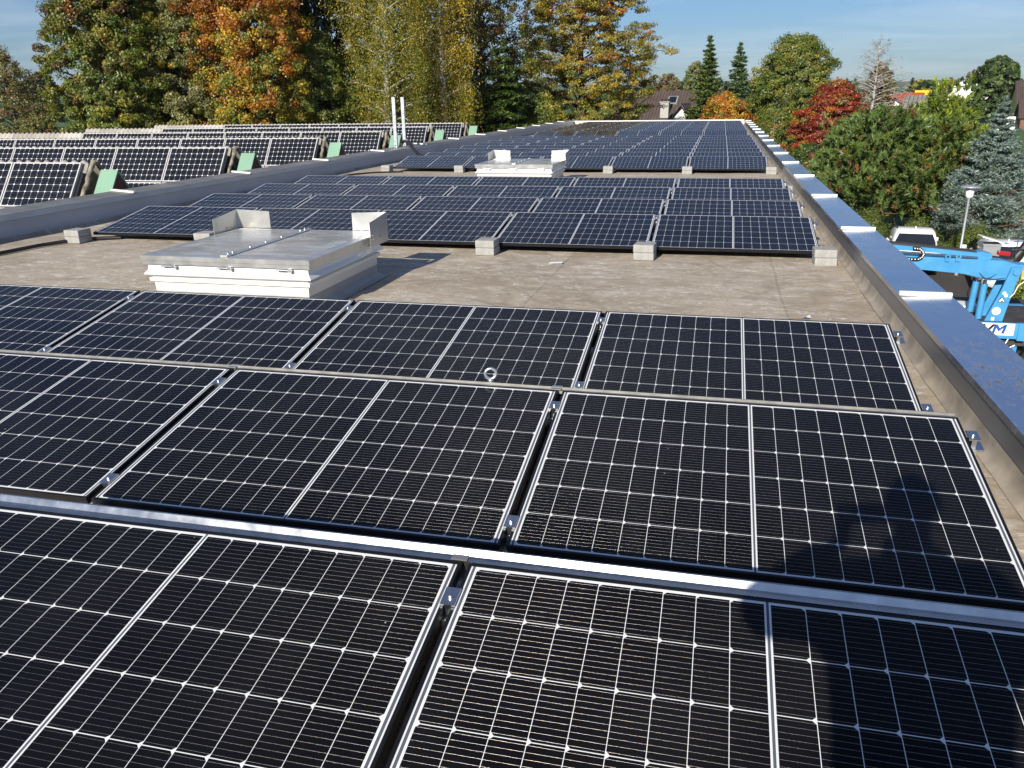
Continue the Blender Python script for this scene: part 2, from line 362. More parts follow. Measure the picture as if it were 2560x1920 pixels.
# ================================================================== FLAT ROOF BUILDING
XL, XR, YN, YF = -9.75, .25, -7.0, 50.35            # inner faces of the parapets
ZR, ZL = .25, .32                                  # coping tops
M['wall'] = simple('render_wall', (.55, .53, .49), .85, 0, .06, 2)
M['glass'] = simple('window_glass', (.03, .035, .04), .08, 0, .1, 2)
bld = thing('flat_roof_building', 'long flat roofed building covered with rows of black solar panels', 'building', (XL, YN, -5.3))
b = MB(); b.box(XR+.02, XR+.28, YN-.3, YF+.3, -5.4, ZR-.06); b.build('wall', M['wall'], bld)
b = MB(); b.box(XL-.33, XL-.02, YN-.3, YF+.3, -5.4, ZL-.08); b.build('wall', M['wall'], bld)
b = MB(); b.box(XL-.018, XR+.018, YF+.02, YF+.30, -5.4, .22); b.build('wall', M['wall'], bld)
b = MB(); b.box(XL-.018, XR+.018, YN-.30, YN-.02, -5.4, .22); b.build('wall', M['wall'], bld)
for wy in (3, 9, 15, 21, 27, 33, 39, 45):
    b = MB(); b.box(XR+.27, XR+.32, wy, wy+2.4, -3.6, -1.9); f = b.build('window', M['upstand'], bld)
    b = MB(); b.box(XR+.28, XR+.325, wy+.07, wy+2.33, -3.53, -1.97); b.build('pane', M['glass'], f)
# membrane with its turned-up edges, one sheet
b = MB()
nx, ny = 60, 260
vs = []; rr = np.random.default_rng(4)
prof = [(XL+.003, .05), (XL+.015, .015), (XL+.05, .004)]+[(XL+.14+(XR-.05-.14-XL)*i/nx, 0) for i in range(nx+1)]
wv = rr.uniform(0, 6.28, 10)
for j in range(ny+1):
    y = YN+(YF-YN)*j/ny
    for x, z in prof:
        w = .006*sin(1.7*x+wv[0])*sin(.9*y+wv[1])+.004*sin(4.1*x+wv[2]+.7*y)*sin(2.3*y+wv[3])+.002*sin(9*x+wv[4])*sin(6*y+wv[5])
        edge = .003*sin(5.2*y+wv[6])*sin(1.9*y+wv[7]) if 0 < z < .15 else 0
        vs.append((x+edge, y, z+w))
k = len(prof)
b.add(vs, [(j*k+i, j*k+i+1, (j+1)*k+i+1, (j+1)*k+i) for j in range(ny) for i in range(k-1)], 0, True)
b.build('roof_membrane', M['roof'], bld)
b = MB(); rr = np.random.default_rng(14); vs = []
for j in range(ny+1):
    y = YN+(YF-YN)*j/ny; e = rr.normal()*.003
    for x, z in ((XR-.060+e, .006), (XR-.042, .010), (XR-.020, .032), (XR-.012, .07), (XR-.006, .10)): vs.append((x, y, z))
b.add(vs, [(j*5+i, j*5+i+1, (j+1)*5+i+1, (j+1)*5+i) for j in range(ny) for i in range(4)], 0, True)
b.build('edge_strip', M['edge_strip'], bld)
# right parapet: inner sheet, coping, joint covers
b = MB(); b.prism([(XR-.004, .075), (XR+.012, .075), (XR+.012, ZR-.022), (XR-.004, ZR-.022)], YN, YF, 'y'); b.build('upstand', M['upstand'], bld)
b = MB(); b.prism([(XR-.012, ZR-.035), (XR-.012, ZR), (XR+.318, ZR+.012), (XR+.318, ZR-.06), (XR+.310, ZR-.06), (XR+.310, ZR-.02), (XR+.0, ZR-.022), (XR+.0, ZR-.035)], YN-.3, YF+.33, 'y'); b.build('coping', M['coping'], bld)
y = 5.2-3.1*3
while y < YF:
    b = MB(); b.box(XR-.018, XR+.324, y, y+.035, ZR+.004, ZR+.034, bev=.006); b.build('joint_cover', M['white_strip'], bld)
    y += 3.1
# left parapet: taller sheet-metal face, fascia, coping
b = MB(); b.prism([(XL-.012, 0.0), (XL+.004, 0.0), (XL+.004, ZL-.065), (XL-.012, ZL-.065)], YN, YF, 'y'); b.build('upstand', M['upstand_left'], bld)
b = MB(); b.prism([(XL+.022, ZL-.07), (XL+.022, ZL), (XL-.38, ZL+.03), (XL-.38, ZL-.07), (XL-.372, ZL-.07), (XL-.372, ZL+.015), (XL+.014, ZL-.012), (XL+.014, ZL-.07)], YN-.3, YF+.33, 'y'); b.build('coping', M['left_coping'], bld)
b = MB(); b.box(XL+.024, XL+.030, YN-.3, YF, ZL-.072, ZL-.004); b.build('fascia', M['fascia'], bld)
y = 10.1-3.36*4
while y < YF:
    b = MB(); b.obox((XL-.18, y, ZL+.034), (.40, .06, .028), (0, .07, 0), bev=.006); b.build('joint_cover', M['white_strip'], bld)
    y += 3.36
b = MB(); b.prism([(YF-.02, .24), (YF-.02, .29), (YF+.34, .30), (YF+.34, .24)], XL+.03, XR-.02, 'x'); b.build('coping', M['white_strip'], bld)

# ================================================================== SOLAR PANELS
GAP = .0237; PC = PW+GAP
def tilt_pt(x, s, h, y0=0): return (x, y0+s*cos(TILT)-h*sin(TILT), .10+s*sin(TILT)+h*cos(TILT))     # s up the slope, h off the glass
def slope_box(b, x0, x1, s0, s1, h0, h1, mi=0, y0=0):
    vs = [tilt_pt(x, s, h, y0) for h in (h0, h1) for s in (s0, s1) for x in (x0, x1)]
    return b.add(vs, [(0, 2, 3, 1), (4, 5, 7, 6), (0, 1, 5, 4), (2, 6, 7, 3), (0, 4, 6, 2), (1, 3, 7, 5)], mi)
def make_panel():
    r = thing('solar_panel', 'x', 'solar panel')
    b = MB(); lip = .0105; w = PW/2
    for a in ((-w, w, 0, lip), (-w, w, PH-lip, PH)): slope_box(b, *a, -.032, .0015)
    for a in ((-w, -w+lip, lip, PH-lip), (w-lip, w, lip, PH-lip)): slope_box(b, *a, -.032, .0015)
    b.build('frame', M['black_frame'], r)
    b = MB(); x, s0, s1 = w-lip, lip, PH-lip
    b.add([tilt_pt(-x, s0, 0), tilt_pt(x, s0, 0), tilt_pt(x, s1, 0), tilt_pt(-x, s1, 0), tilt_pt(-x, s0, -.006), tilt_pt(x, s0, -.006), tilt_pt(x, s1, -.006), tilt_pt(-x, s1, -.006)], [(0, 1, 2, 3), (7, 6, 5, 4)])
    c = (s0+s1)/2; uv = [(-x, s0-c), (x, s0-c), (x, s1-c), (-x, s1-c)]*2
    b.build('glass_sheet', M['cells'], r, uv)
    return r
def clamp_mesh(end):
    for s in (PH-.15, .13):
        b = MB(); xc = PW/2+GAP/2+(.012 if end else 0); hw = GAP/2+.010
        slope_box(b, xc-hw, xc+hw, s-.035, s+.035, .003, .009)
        slope_box(b, xc-GAP/2+.003, xc+GAP/2-.003, s-.033, s+.033, -.035, .003)
        if end: slope_box(b, xc-.004, xc+.040, s-.045, s+.040, -.040, -.032)
        p, q = tilt_pt(xc, s, .009), tilt_pt(xc, s, .017); b.cyl(p, q, .009, 8, 0)
        yield b
PANEL = make_panel(); PANEL_END = None
clamps_mid = [b.build('clamp', M['alu'], PANEL) for b in clamp_mesh(False)]
ORD = ['', 'first', 'second', 'third', 'fourth', 'fifth', 'sixth', 'seventh', 'eighth', 'ninth', 'tenth']
COLW = ['rightmost', 'second from right', 'third from right', 'second from left', 'leftmost']
PR = 1.5531
rows = [(0, 2, 'nearest row at the photo bottom'), (PR, 3, 'second row from the photo bottom'), (2*PR, 4, 'third row, right before the near roof vent')]
yB = 2*PR+4.7115; yC = yB+3*PR+5.4523; yD = yC+7*PR+4.66
rows += [(yB+i*PR, 5, '%s row behind the near roof vent' % ORD[i+1]) for i in range(4)]
rows += [(yC+i*PR, 5, '%s row behind the far roof vent' % ORD[i+1]) for i in range(8)]
rows += [(yD+i*PR, 5, '%s row of the farthest panel block' % ORD[i+1]) for i in range(10)]
first = True; ENDM = [b.build('clamp', M['alu'], None) for b in clamp_mesh(True)]
for ri, (y0, n, desc) in enumerate(rows):
    for c in range(n):
        if first: o = PANEL; first = False
        else:
            o = PANEL.copy(); COL.objects.link(o)
            for ch in CH['solar_panel']:
                if ch.name.startswith('clamp') and ri > 14: continue      # too far off to show
                cc = ch.copy(); COL.objects.link(cc); cc.parent = o
                if ch in clamps_mid and c == 0: cc.data = ENDM[clamps_mid.index(ch)].data
        o.location = (-.008-PW/2-c*PC, y0, 0)
        cw = COLW[c] if n == 5 else (['rightmost', 'left-hand'] if n == 2 else ['rightmost', 'middle', 'leftmost'] if n == 3 else ['rightmost', 'second from right', 'second from left', 'leftmost'])[c]
        tag(o, 'black solar panel, %s in the %s' % (cw, desc), 'solar panel', 'black solar panels on the flat roof')
for ch, e in zip(clamps_mid, ENDM): ch.data = e.data                     # the first panel is itself at a row's end
for e in ENDM: bpy.data.objects.remove(e)
for e in CH['solar_panel']: e.parent = PANEL

# sheet-metal wind deflector behind the upper edge of each row, and base rails under the gaps
DLAB = {0: 'bright aluminium strip behind the nearest row of panels', 1: 'grey aluminium strip with an eye bolt standing behind it', 2: 'thin aluminium strip behind the third panel row, facing the near roof vent'}
yt, zt = PH*cos(TILT), .10+PH*sin(TILT)
for ri, (y0, n, desc) in enumerate(rows):
    lab = DLAB.get(ri, 'thin aluminium strip behind the %s' % desc)
    x0 = -.008-n*PC+GAP if n == 5 else -9.2
    x0 = -.008-n*PC+GAP
    last = ri in (2, 6, 14, 24)
    pts = [(yt+.010, zt-.030), (yt+.012, zt-.003), (yt+.028, zt-.001), (yt+.036, zt+.002), (yt+.049, zt+.020), (yt+.053, zt+.022), (yt+.057, zt+.019), (yt+.085, zt-.030), (yt+.30, .03), (yt+.295, .028), (yt+.08, zt-.034), (yt+.052, zt+.015), (yt+.036, zt-.004), (yt+.014, zt-.008), (yt+.012, zt-.030)]
    if ri in (1,): pts = [(yt+.012+(a-yt-.012)*.6, zt+(z-zt)*.5-.004) if a < yt+.09 else (a, z) for a, z in pts]
    if ri > 2: pts = [(a, z-(.036 if z > .2 else 0)) for a, z in pts]
    if last: pts = [(yt+.010, zt-.040), (yt+.010, zt-.016), (yt+.022, zt-.016), (yt+.055, .03), (yt+.05, .03), (yt+.018, zt-.020), (yt+.012, zt-.040)]
    o = thing('wind_deflector', lab, 'metal strip', ((x0-.008)/2, y0, 0), 'metal strips behind the panel rows')
    b = MB(); b.prism([(p[0]+y0, p[1]) for p in pts], x0-.01, -.012, 'x')
    b.build('sheet', M['black_frame'] if last else (M['strip'] if ri == 0 else M['glintless_strip']), o)
    if not last and ri < 3:
        for xj in ([-1.72, -3.45] if ri == 0 else [-1.72, -3.45, -5.18]):
            b = MB(); b.obox((xj-.03, y0+yt+.036, zt+.0015), (.05, .050, .004), (0, 0, 0)); b.build('joint_plate', M['alu_dull'], o)
for y0, y1, n, what in ((0, 2*PR+1.3, 5, 'near three panel rows'), (yB, yB+3*PR+1.3, 5, 'block behind the near roof vent')):
    for c in range(0, 5):
        if (what.startswith('near') and c > 3): continue
        x = -.008-c*PC+(GAP/2 if c else .02)
        o = thing('base_rail', 'slim aluminium rail under the %s, %s' % (['right edge', 'first gap from right', 'second gap from right', 'third gap from right', 'fourth gap from right'][c], what), 'rail', (x, y0, 0), 'base rails under the panels')
        b = MB(); b.box(x-.02, x+.02, y0-.06, y1, .012, .045); b.build('rail', M['alu_dull'], o)
        k = 0
        while y0+k*PR < y1-.5:
            yy = y0+k*PR; b = MB()
            b.box(x-.012, x+.012, yy+.10, yy+.15, .045, .085); b.box(x-.012, x+.012, yy+.92, yy+.97, .045, .225); b.build('support', M['alu_dull'], o); k += 1

# eye bolt on the second strip
p = ony(1227, 950, PR+yt+.05)
o = thing('eye_bolt', 'small steel lifting eye standing on the grey metal strip', 'eye bolt', (p[0], p[1], zt))
b = MB(); R_ = .026
b.tube([(p[0]+R_*cos(a), p[1]+.3*R_*cos(a), zt+.046+R_*sin(a)) for a in np.linspace(0, 2*pi, 21)], .0075, 8, cap=False); b.build('ring', M['galv'], o)
b = MB(); b.lathe((p[0], p[1], zt-.012), [(0, .034), (.012, .034), (.015, .028), (.015, .014), (.008, .012), (.008, -.03)], 12); b.build('shank', M['galv'], o)

# ------------------------------------------------------------------ ballast pavers
def paver_mesh():
    b = MB(); b.box(-.105, .105, -.11, .11, 0, .079, bev=.008); return b
PAV = None
def paver(x, y, z, lab, rz=0.):
    global PAV
    if PAV is None: PAV = o = paver_mesh().build('concrete_paver', M['concrete'])
    else: o = PAV.copy(); COL.objects.link(o)
    o.location = (x, y, z); o.rotation_euler = (0, 0, rz)
    return tag(o, lab, 'concrete block', 'concrete pavers weighing down the panel rows')
SPOT = {0: 'at the right end', 1: 'at the first gap from right', 2: 'at the second gap from right', 3: 'at the third gap from right', 4: 'at the fourth gap from right', 5: 'at the left end'}
for (yb, cs, what) in ((yB-.16, (0, 1, 2, 4, 5), 'behind the near vent'), (yC-.16, (0, 1, 2, 4, 5), 'behind the far vent')):
    for c in cs:
        x = {0: .03, 5: -.008-5*PC-.03}.get(c, -.008-c*PC+GAP/2) + random.uniform(-.03, .03)
        yy = yb+random.uniform(-.02, .02); rz = random.uniform(-.06, .06)
        paver(x, yy, .004, 'lower paver %s, row %s' % (SPOT[c], what), rz)
        paver(x+random.uniform(-.008, .008), yy+random.uniform(-.008, .008), .085, 'upper paver %s, row %s' % (SPOT[c], what), rz+random.uniform(-.03, .03))
paver(.05, yB+3*PR+yt+.22, .004, 'lower grey paver behind the far right panel corner, beside the right coping', .1)
paver(.055, yB+3*PR+yt+.22, .085, 'upper grey paver behind the far right panel corner, beside the right coping', .06)

# ================================================================== ROOF VENTS
def vent_glazing():
    t = NT('vent_glazing'); o = t.co(); n = t.noise(t.mapn(o, (1.2, 3., 1)), 2.2, 6, .6, .8)
    return t.set(col=t.mix(t.rng(n, .4, .72), (.33, .335, .33), (.52, .52, .51)), rough=t.rng(n, .3, .7, .16, .34), spec=.75)
M['vent_glass'] = vent_glazing()
M['deflector'] = simple('deflector_sheet', (.60, .59, .56), .30, .75, .12, 4)
M['lid_alu'] = simple('lid_aluminium', (.66, .66, .64), .33, .7, .12, 9)
def make_vent():
    x0, x1, y0, y1 = -5.60, -4.21, 4.95, 6.33                 # curb footprint
    r = thing('roof_vent', 'x', 'roof vent', ((x0+x1)/2, (y0+y1)/2, 0))
    b = MB(); b.rings(x0, x1, y0, y1, [(.10, .002), (.05, .010), (.012, .045), (.006, .15)], 0); b.build('curb', M['grey_wrap'], r)
    b = MB(); b.rings(x0, x1, y0, y1, [(.010, .12), (.014, .205), (.004, .207)], 0); b.build('curb_cladding', M['cream_metal'], r)
    b = MB(); b.rings(x0, x1, y0, y1, [(.006, .200), (.036, .203), (.040, .232), (.012, .240), (.012, .255), (.062, .262), (.066, .270), (.036, .305), (.034, .352), (-.05, .352)], 0); b.build('base_frame', M['white_plastic'], r)
    b = MB(); b.rings(x0, x1, y0, y1, [(-.05, .350), (.060, .352), (.062, .384), (.068, .386), (.070, .424), (.020, .430), (-.012, .427)], 0); b.build('lid_frame', M['lid_alu'], r)
    xm = (x0+x1)/2
    for a, c in ((x0+.002, xm-.028), (xm+.028, x1-.002)):
        b = MB(); n = 8; vs = []
        for j in range(n+1):
            for i in range(n+1):
                u, v = i/n, j/n; vs.append((a+(c-a)*u, y0+.004+(y1-y0-.008)*v, .426+.012*sin(pi*u)*sin(pi*v)))
        b.add(vs, [(j*(n+1)+i, j*(n+1)+i+1, (j+1)*(n+1)+i+1, (j+1)*(n+1)+i) for j in range(n) for i in range(n)], 0, True); b.build('pane', M['vent_glass'], r)
    b = MB(); b.box(xm-.032, xm+.032, y0-.05, y1+.05, .429, .441, bev=.003); b.build('centre_strip', M['lid_alu'], r)
    for i, yy in enumerate((y0+.02, y0+.09, y0+.36, y0+.62, y0+.90, y1-.12, y1-.03)):
        b = MB(); b.lathe((xm, yy, .441), [(.012, 0), (.012, .008), (.006, .011), (.006, .02), (0, .02)], 8); b.build('bolt', M['galv'], r)
    for xx in (x0+.18, xm, x1-.16):
        b = MB(); b.box(xx-.07, xx+.07, y0-.078, y0-.034, .336, .346, bev=.003); b.box(xx+.04, xx+.065, y0-.082, y0-.060, .326, .350); b.build('hinge', M['galv'], r)
    t_ = .004
    # wind deflectors: two L-shaped sheets round the rear corners
    for sgn in (-1, 1):
        xs = (x1+.105) if sgn > 0 else (x0-.105); yb = y1+.10
        b = MB()
        b.prism([(yb-.42, .335), (yb, .335), (yb, .605), (yb-.42, .560)], xs-t_/2, xs+t_/2, 'x')
        xa, xb_ = (xs-.36, xs) if sgn > 0 else (xs, xs+.36)
        outl = [(xa, .425), (xb_, .425), (xb_, .605), (xa, .59)] if sgn > 0 else [(xa, .425), (xb_, .425), (xb_, .59), (xa, .605)]
        b.prism(outl, yb, yb+t_, 'y'); o = b.build('wind_plate', M['deflector'], r)
        b = MB()
        for yy, z2 in ((yb-.38, .40), (yb-.38, .44), (yb-.20, .41), (yb-.20, .45)): b.cyl((xs-.012, yy, z2), (xs+.012, yy, z2), .007, 8)
        b.build('rivet', M['galv'], o)
        b = MB(); q = x1+.03 if sgn > 0 else x0-.03
        b.box(min(q, xs), max(q, xs), yb-.34, yb-.30, .336, .350); b.build('bracket', M['alu'], r)
    return r
VENT = make_vent()
tag(VENT, 'near white roof vent with glazed double lid and two metal wind plates', 'roof vent', 'roof vents on the flat roof')
v2 = copy_tree(VENT); v2.location = VENT.location+Vector((.05, 9.75, 0))
tag(v2, 'far white roof vent with two wind plates, between the two back panel blocks', 'roof vent', 'roof vents on the flat roof')

# ------------------------------------------------------------------ posts, hose, cable and litter
for px, py0, py1, lab in ((990.5, 367, 243, 'left one of two galvanised steel posts at the left parapet'), (1012, 360, 243, 'right one of two galvanised steel posts, with the hose at its foot')):
    yy = 21.95 if px < 1000 else 22.75
    d = RIGHT*(px-1280)/FOC - UP*(py0-960)/FOC + FWD; t = (yy-CAM[1])/d[1]; q = CAM+t*d
    zt2 = float((CAM + (RIGHT*(px-8-1280)/FOC - UP*(py1-960)/FOC + FWD)*((yy-CAM[1])/(RIGHT*(px-8-1280)/FOC - UP*(py1-960)/FOC + FWD)[1]))[2])
    o = thing('metal_post', lab, 'post', (q[0], yy, .3), 'steel posts at the left parapet')
    x, h = float(q[0]), .045
    b = MB(); c = [(x-h, yy-.03), (x+h, yy-.03), (x+h, yy+.03), (x+h-.012, yy+.03), (x+h-.012, yy-.024), (x-h+.012, yy-.024), (x-h+.012, yy+.03), (x-h, yy+.03)]
    b.prism(c, .33, zt2, 'z'); b.build('channel', M['galv'], o)
    b = MB(); b.box(x-.09, x+.09, yy-.07, yy+.07, .318, .332, bev=.002); b.build('foot_plate', M['galv'], o)
    b = MB()
    for z2 in (.40, .55): b.cyl((x, yy-.045, z2), (x, yy-.022, z2), .012, 8)
    b.build('bolt', M['alu'], o)
b = MB()
for k_, dx in enumerate((0, .055)):
    pts = [(-10.02+dx, 22.0, .36), (-9.98+dx, 22.05, .46), (-9.86+dx, 21.95, .52), (-9.66+dx, 21.8, .46), (-9.45+dx, 21.5, .34), (-9.15+dx, 21.1, .20), (-8.85+dx, 20.9, .14), (-8.5+dx, 20.9, .10)]
    q = []
    for i in range(len(pts)-1):
        for t in np.linspace(0, 1, 5)[:-1]: q.append(Vector(pts[i]).lerp(Vector(pts[i+1]), t))
    b.tube(q, .028, 8)
tag(b.build('hose', M['black_rubber']), 'black corrugated hose bending from the posts over the left parapet', 'hose')
b = MB(); pts = [(-8.3, 7.9, .03), (-8.75, 7.7, .03), (-8.9, 7.2, .03), (-8.95, 6.6, .03), (-9.0, 5.9, .03), (-9.05, 4.2, .03), (-9.1, 2.0, .03)]  # black tube following a dark raised line on the roof
b.tube(pts, .022, 8); tag(b.build('cable', M['black_rubber']), 'black tube lying along the roof beside the left parapet', 'cable')
b = MB(); pts = [(-8.3, 17.75, .02), (-8.9, 17.45, .02), (-9.2, 17.0, .02), (-9.35, 16.2, .02), (-9.4, 15, .02)]
b.tube(pts, .018, 8); tag(b.build('cable', M['black_rubber']), 'thin black cable by the left paver pair behind the far vent', 'cable')
M['scrap'] = simple('scrap_foil', (.75, .76, .78), .4, 0, .05, 20)
b = MB(); b.obox((-2.62, 7.25, .012), (.13, .055, .004), (.02, -.03, .1)); tag(b.build('foil_scrap', M['scrap']), 'small pale strip of foil lying before the second panel from right', 'litter')
b = MB(); d0 = (-.35, 5.42); vs = [(d0[0]+x, d0[1]+y, .012+z) for x, y, z in ((-.03, 0, 0), (.0, -.02, .012), (.035, -.012, .004), (.03, .02, .014), (-.005, .028, .003))]
b.add(vs, [(0, 1, 2, 3, 4)]); b.add([(x, y, z-.006) for x, y, z in vs], [(4, 3, 2, 1, 0)]); tag(b.build('paper_scrap', M['scrap']), 'crumpled white scrap lying near the right parapet', 'litter')
b = MB(); b.tube([(-.47, 5.36, .012), (-.40, 5.34, .016), (-.33, 5.36, .012)], .004, 6); tag(b.build('twig', M['twig']), 'short dark twig beside the white scrap near the parapet', 'twig')

# ================================================================== SAWTOOTH SHED ON THE LEFT
def fibre_mat():
    t = NT('fibre_cement'); o = t.co(); n = t.noise(o, 1.1, 6, .65); f = t.noise(o, 9, 6, .7); l = t.vor(o, 14.)
    sp = t.n.new('ShaderNodeSeparateXYZ'); t.put(sp.inputs[0], o); g = t.ma('FLOOR', t.ma('DIVIDE', sp.outputs[0], .9))
    wn = t.n.new('ShaderNodeTexWhiteNoise'); wn.noise_dimensions = '1D'; t.put(wn.inputs['W'], g)
    c = t.mix(wn.outputs[0], (.30, .275, .245), (.46, .44, .40)); c = t.mix(t.rng(n, .4, .7, 0, .6), c, (.20, .18, .155)); c = t.mix(t.rng(f, .55, .7, 0, .6), c, (.42, .40, .34)); c = t.mix(t.rng(f, .25, .42, .5, 0), c, (.09, .085, .075))
    return t.set(col=c, rough=.9, normal=t.bump(f, .5, .01))
M['fibre'] = fibre_mat()
M['lichen'] = simple('lichened_cement', (.20, .175, .135), .95, 0, .75, 9, .8)
M['verdigris'] = simple('green_sheet', (.19, .335, .235), .55, 0, .07, 1.4)
def boards():
    t = NT('red_brown_boards'); o = t.co(); s = t.n.new('ShaderNodeSeparateXYZ'); t.put(s.inputs[0], o); fr = t.ma('FRACT', t.ma('DIVIDE', s.outputs[1], .11)); n = t.noise(t.mapn(o, (1, 6, .6)), 4, 4)
    c = t.mix(t.rng(n, .3, .7), (.115, .035, .020), (.19, .06, .035)); c = t.mix(t.ma('LESS_THAN', fr, .09), c, (.02, .01, .008)); return t.set(col=c, rough=.8)
M['boards'] = boards()
SL = radians(54); SX0, SX1 = -24.87, -10.74; RZ = .72; RY = [10.60+4.144*i for i in range(6)]
shed = thing('sawtooth_shed', 'old shed with six steep corrugated roof ridges and green metal end caps', 'shed', (SX1, 9, -5.2))
b = MB(); b.box(SX0+.1, -10.62, 7.6, 34.6, -5.3, -2.25); b.build('wall', M['wall'], shed)
def corrugated(name, x0, x1, prof, amp=.024, pitch=.177, step=.0295, mat=None, lift=0):
    n = int((x1-x0)/step); b = MB(); vs = []
    for i in range(n+1):
        x = x0+(x1-x0)*i/n; c = amp*cos(2*pi*x/pitch)
        for (y, z, ny_, nz_) in prof: vs.append((x, y+ny_*c, z+nz_*c))
    k = len(prof); b.add(vs, [(i*k+j, (i+1)*k+j, (i+1)*k+j+1, i*k+j+1) for i in range(n) for j in range(k-1)], 0, True)
    return b.build(name, mat or M['fibre'], shed)
LEN = 3.5
for i, y in enumerate(RY):
    s = sin(SL); c = cos(SL)
    corrugated('roof_slope', SX0, SX1-.19, [(y-LEN*c, RZ-LEN*s, -s, c), (y-.04*c, RZ-.04*s, -s, c)])
    corrugated('roof_slope', SX0, SX1-.02, [(y+.04*c, RZ-.04*s, s, c), (y+LEN*c, RZ-LEN*s, s, c)])
    r_ = .045
    corrugated('ridge_cap', SX0-.02, SX1-.15, [(y-.20*c, RZ-.20*s+.03, -s, c), (y-.05*c, RZ-.05*s+.035, -s, c), (y-.02, RZ+.03, -.3, .95), (y+.02, RZ+.03, .3, .95), (y+.05*c, RZ-.05*s+.035, s, c), (y+.20*c, RZ-.20*s+.03, s, c)])
    # mossy verge tile at the end of the slope
    b = MB(); pts = []
    rg = np.random.default_rng(50+i)
    for q in np.linspace(0, 1.6, 22):
        pts.append((SX1-.035+rg.uniform(-.012, .012), y-q*c-.03*s, RZ-q*s+.05*c+rg.uniform(-.012, .012)))
    b.tube(pts, [.038+rg.uniform(-.008, .012) for _ in pts], 7)
    pts = [(p[0], 2*y-p[1], p[2]) for p in pts]; b.tube(pts, .038, 7); b.build('verge_tile', M['lichen'], shed)
    # lower gable end piece, clad in green sheet with red-brown boards on its face
    yg, zg, ln = y-.03, RZ-.09, 2.6; x0, x1 = SX1+.085, -10.34
    b = MB(); b.prism([(yg-ln*c, zg-ln*s), (yg, zg), (yg+ln*c, zg-ln*s), (yg+ln*c, zg-ln*s-.03), (yg, zg-.035), (yg-ln*c, zg-ln*s-.03)], x0, x1, 'x'); b.build('green_end_cap', M['verdigris'], shed)
    b = MB(); b.prism([(yg-ln*c+.02, zg-ln*s-.04), (yg, zg-.045), (yg+ln*c-.02, zg-ln*s-.04)], x0+.05, x1-.02, 'x'); b.build('gable_boards', M['boards'], shed)
OW, OH = 1.29, .80
def make_old():
    r = thing('old_solar_panel', 'x', 'solar panel'); s, c = sin(SL), cos(SL)
    def P(x, q, h): return (x, -q*c-h*s, -q*s+h*c)
    def sb(b, x0, x1, q0, q1, h0, h1):
        vs = [P(x, q, h) for h in (h0, h1) for q in (q1, q0) for x in (x0, x1)]
        b.add(vs, [(0, 2, 3, 1), (4, 5, 7, 6), (0, 1, 5, 4), (2, 6, 7, 3), (0, 4, 6, 2), (1, 3, 7, 5)])
    b = MB(); w = OW/2; l = .022
    sb(b, -w, w, 0, l, -.035, .003); sb(b, -w, w, OH-l, OH, -.035, .003); sb(b, -w, -w+l, l, OH-l, -.035, .003); sb(b, w-l, w, l, OH-l, -.035, .003); b.build('frame', M['old_frame'], r)
    b = MB(); x = w-l
    b.add([P(-x, OH-l, 0), P(x, OH-l, 0), P(x, l, 0), P(-x, l, 0), P(-x, OH-l, -.005), P(x, OH-l, -.005), P(x, l, -.005), P(-x, l, -.005)], [(0, 1, 2, 3), (7, 6, 5, 4)])
    q = OH/2-l; b.build('glass_sheet', M['old_cells'], r, [(-x, -q), (x, -q), (x, q), (-x, q)]*2)
    return r
OLD = make_old(); first = True
UP_N = [2, 5, 8, 8, 8, 8]; LO_N = [3, 3, 2, 1, 0, 0]
NTH = ['rightmost', 'second from right', 'third from right', 'fourth from right', 'fifth from right', 'sixth from right', 'seventh from right', 'eighth from right']
for i, y in enumerate(RY):
    for lvl, n in ((0, UP_N[i]), (1, LO_N[i])):
        for k in range(n):
            if first: o = OLD; first = False
            else: o = copy_tree(OLD)
            q = .0+lvl*(OH+.025); h = .09
            o.location = (-10.945-OW/2-k*1.311, y-q*cos(SL)-h*sin(SL)-.02, RZ-q*sin(SL)+h*cos(SL)-.03)
            tag(o, 'old solar panel, %s, %s tier of the %s shed ridge' % (NTH[k] if n > 1 else 'only one showing', ['upper', 'lower'][lvl], ['nearest', 'second', 'third', 'fourth', 'fifth', 'farthest'][i]), 'solar panel', 'old solar panels on the shed ridges')

# ================================================================== BLUE BOOM LIFT
def blue_paint():
    t = NT('blue_paint'); o = t.co(); n = t.noise(o, 3, 5); f = t.noise(t.mapn(o, (1, 1, .4)), 9, 6, .7)
    c = t.mix(t.rng(n, .3, .7), (.050, .25, .50), (.066, .295, .55)); c = t.mix(t.rng(f, .62, .74, 0, .6), c, (.10, .10, .10))
    return t.set(col=c, rough=t.rng(n, .3, .7, .32, .5), spec=.5)
M['blue'] = blue_paint(); M['white_paint'] = simple('white_paint', (.78, .78, .77), .4, 0, .06, 4); M['logo_black'] = simple('logo_black', (.012, .012, .013), .5, 0, .05, 4); M['logo_blue'] = simple('logo_blue', (.012, .085, .36), .45, 0, .05, 4)
M['tyre'] = simple('tyre', (.018, .018, .018), .85, 0, .2, 12, .3); M['deck'] = simple('dark_deck', (.045, .042, .040), .8, 0, .35, 4, .3); M['chrome'] = simple('chrome', (.7, .7, .7), .12, 1, .03, 4); M['yellow'] = simple('amber_box', (.62, .38, .06), .45, 0, .06, 4)
LY = 21.0
lk = .2049
def LP(a, b_, y=LY): q = ony(2260+a*lk, 560+b_*lk, y); return (float(q[0]), float(q[2]))
lift = thing('boom_lift', 'blue telescopic boom lift with a white sign board on its chassis', 'boom lift', (LP(1000, 1100)[0], LY+1, gz(6, 22)))
def arm(pts, y0, y1, mi=0, b=None): b = b or MB(); return b.prism([LP(*p) if len(p) == 2 else p for p in pts], y0, y1, 'y', mi)
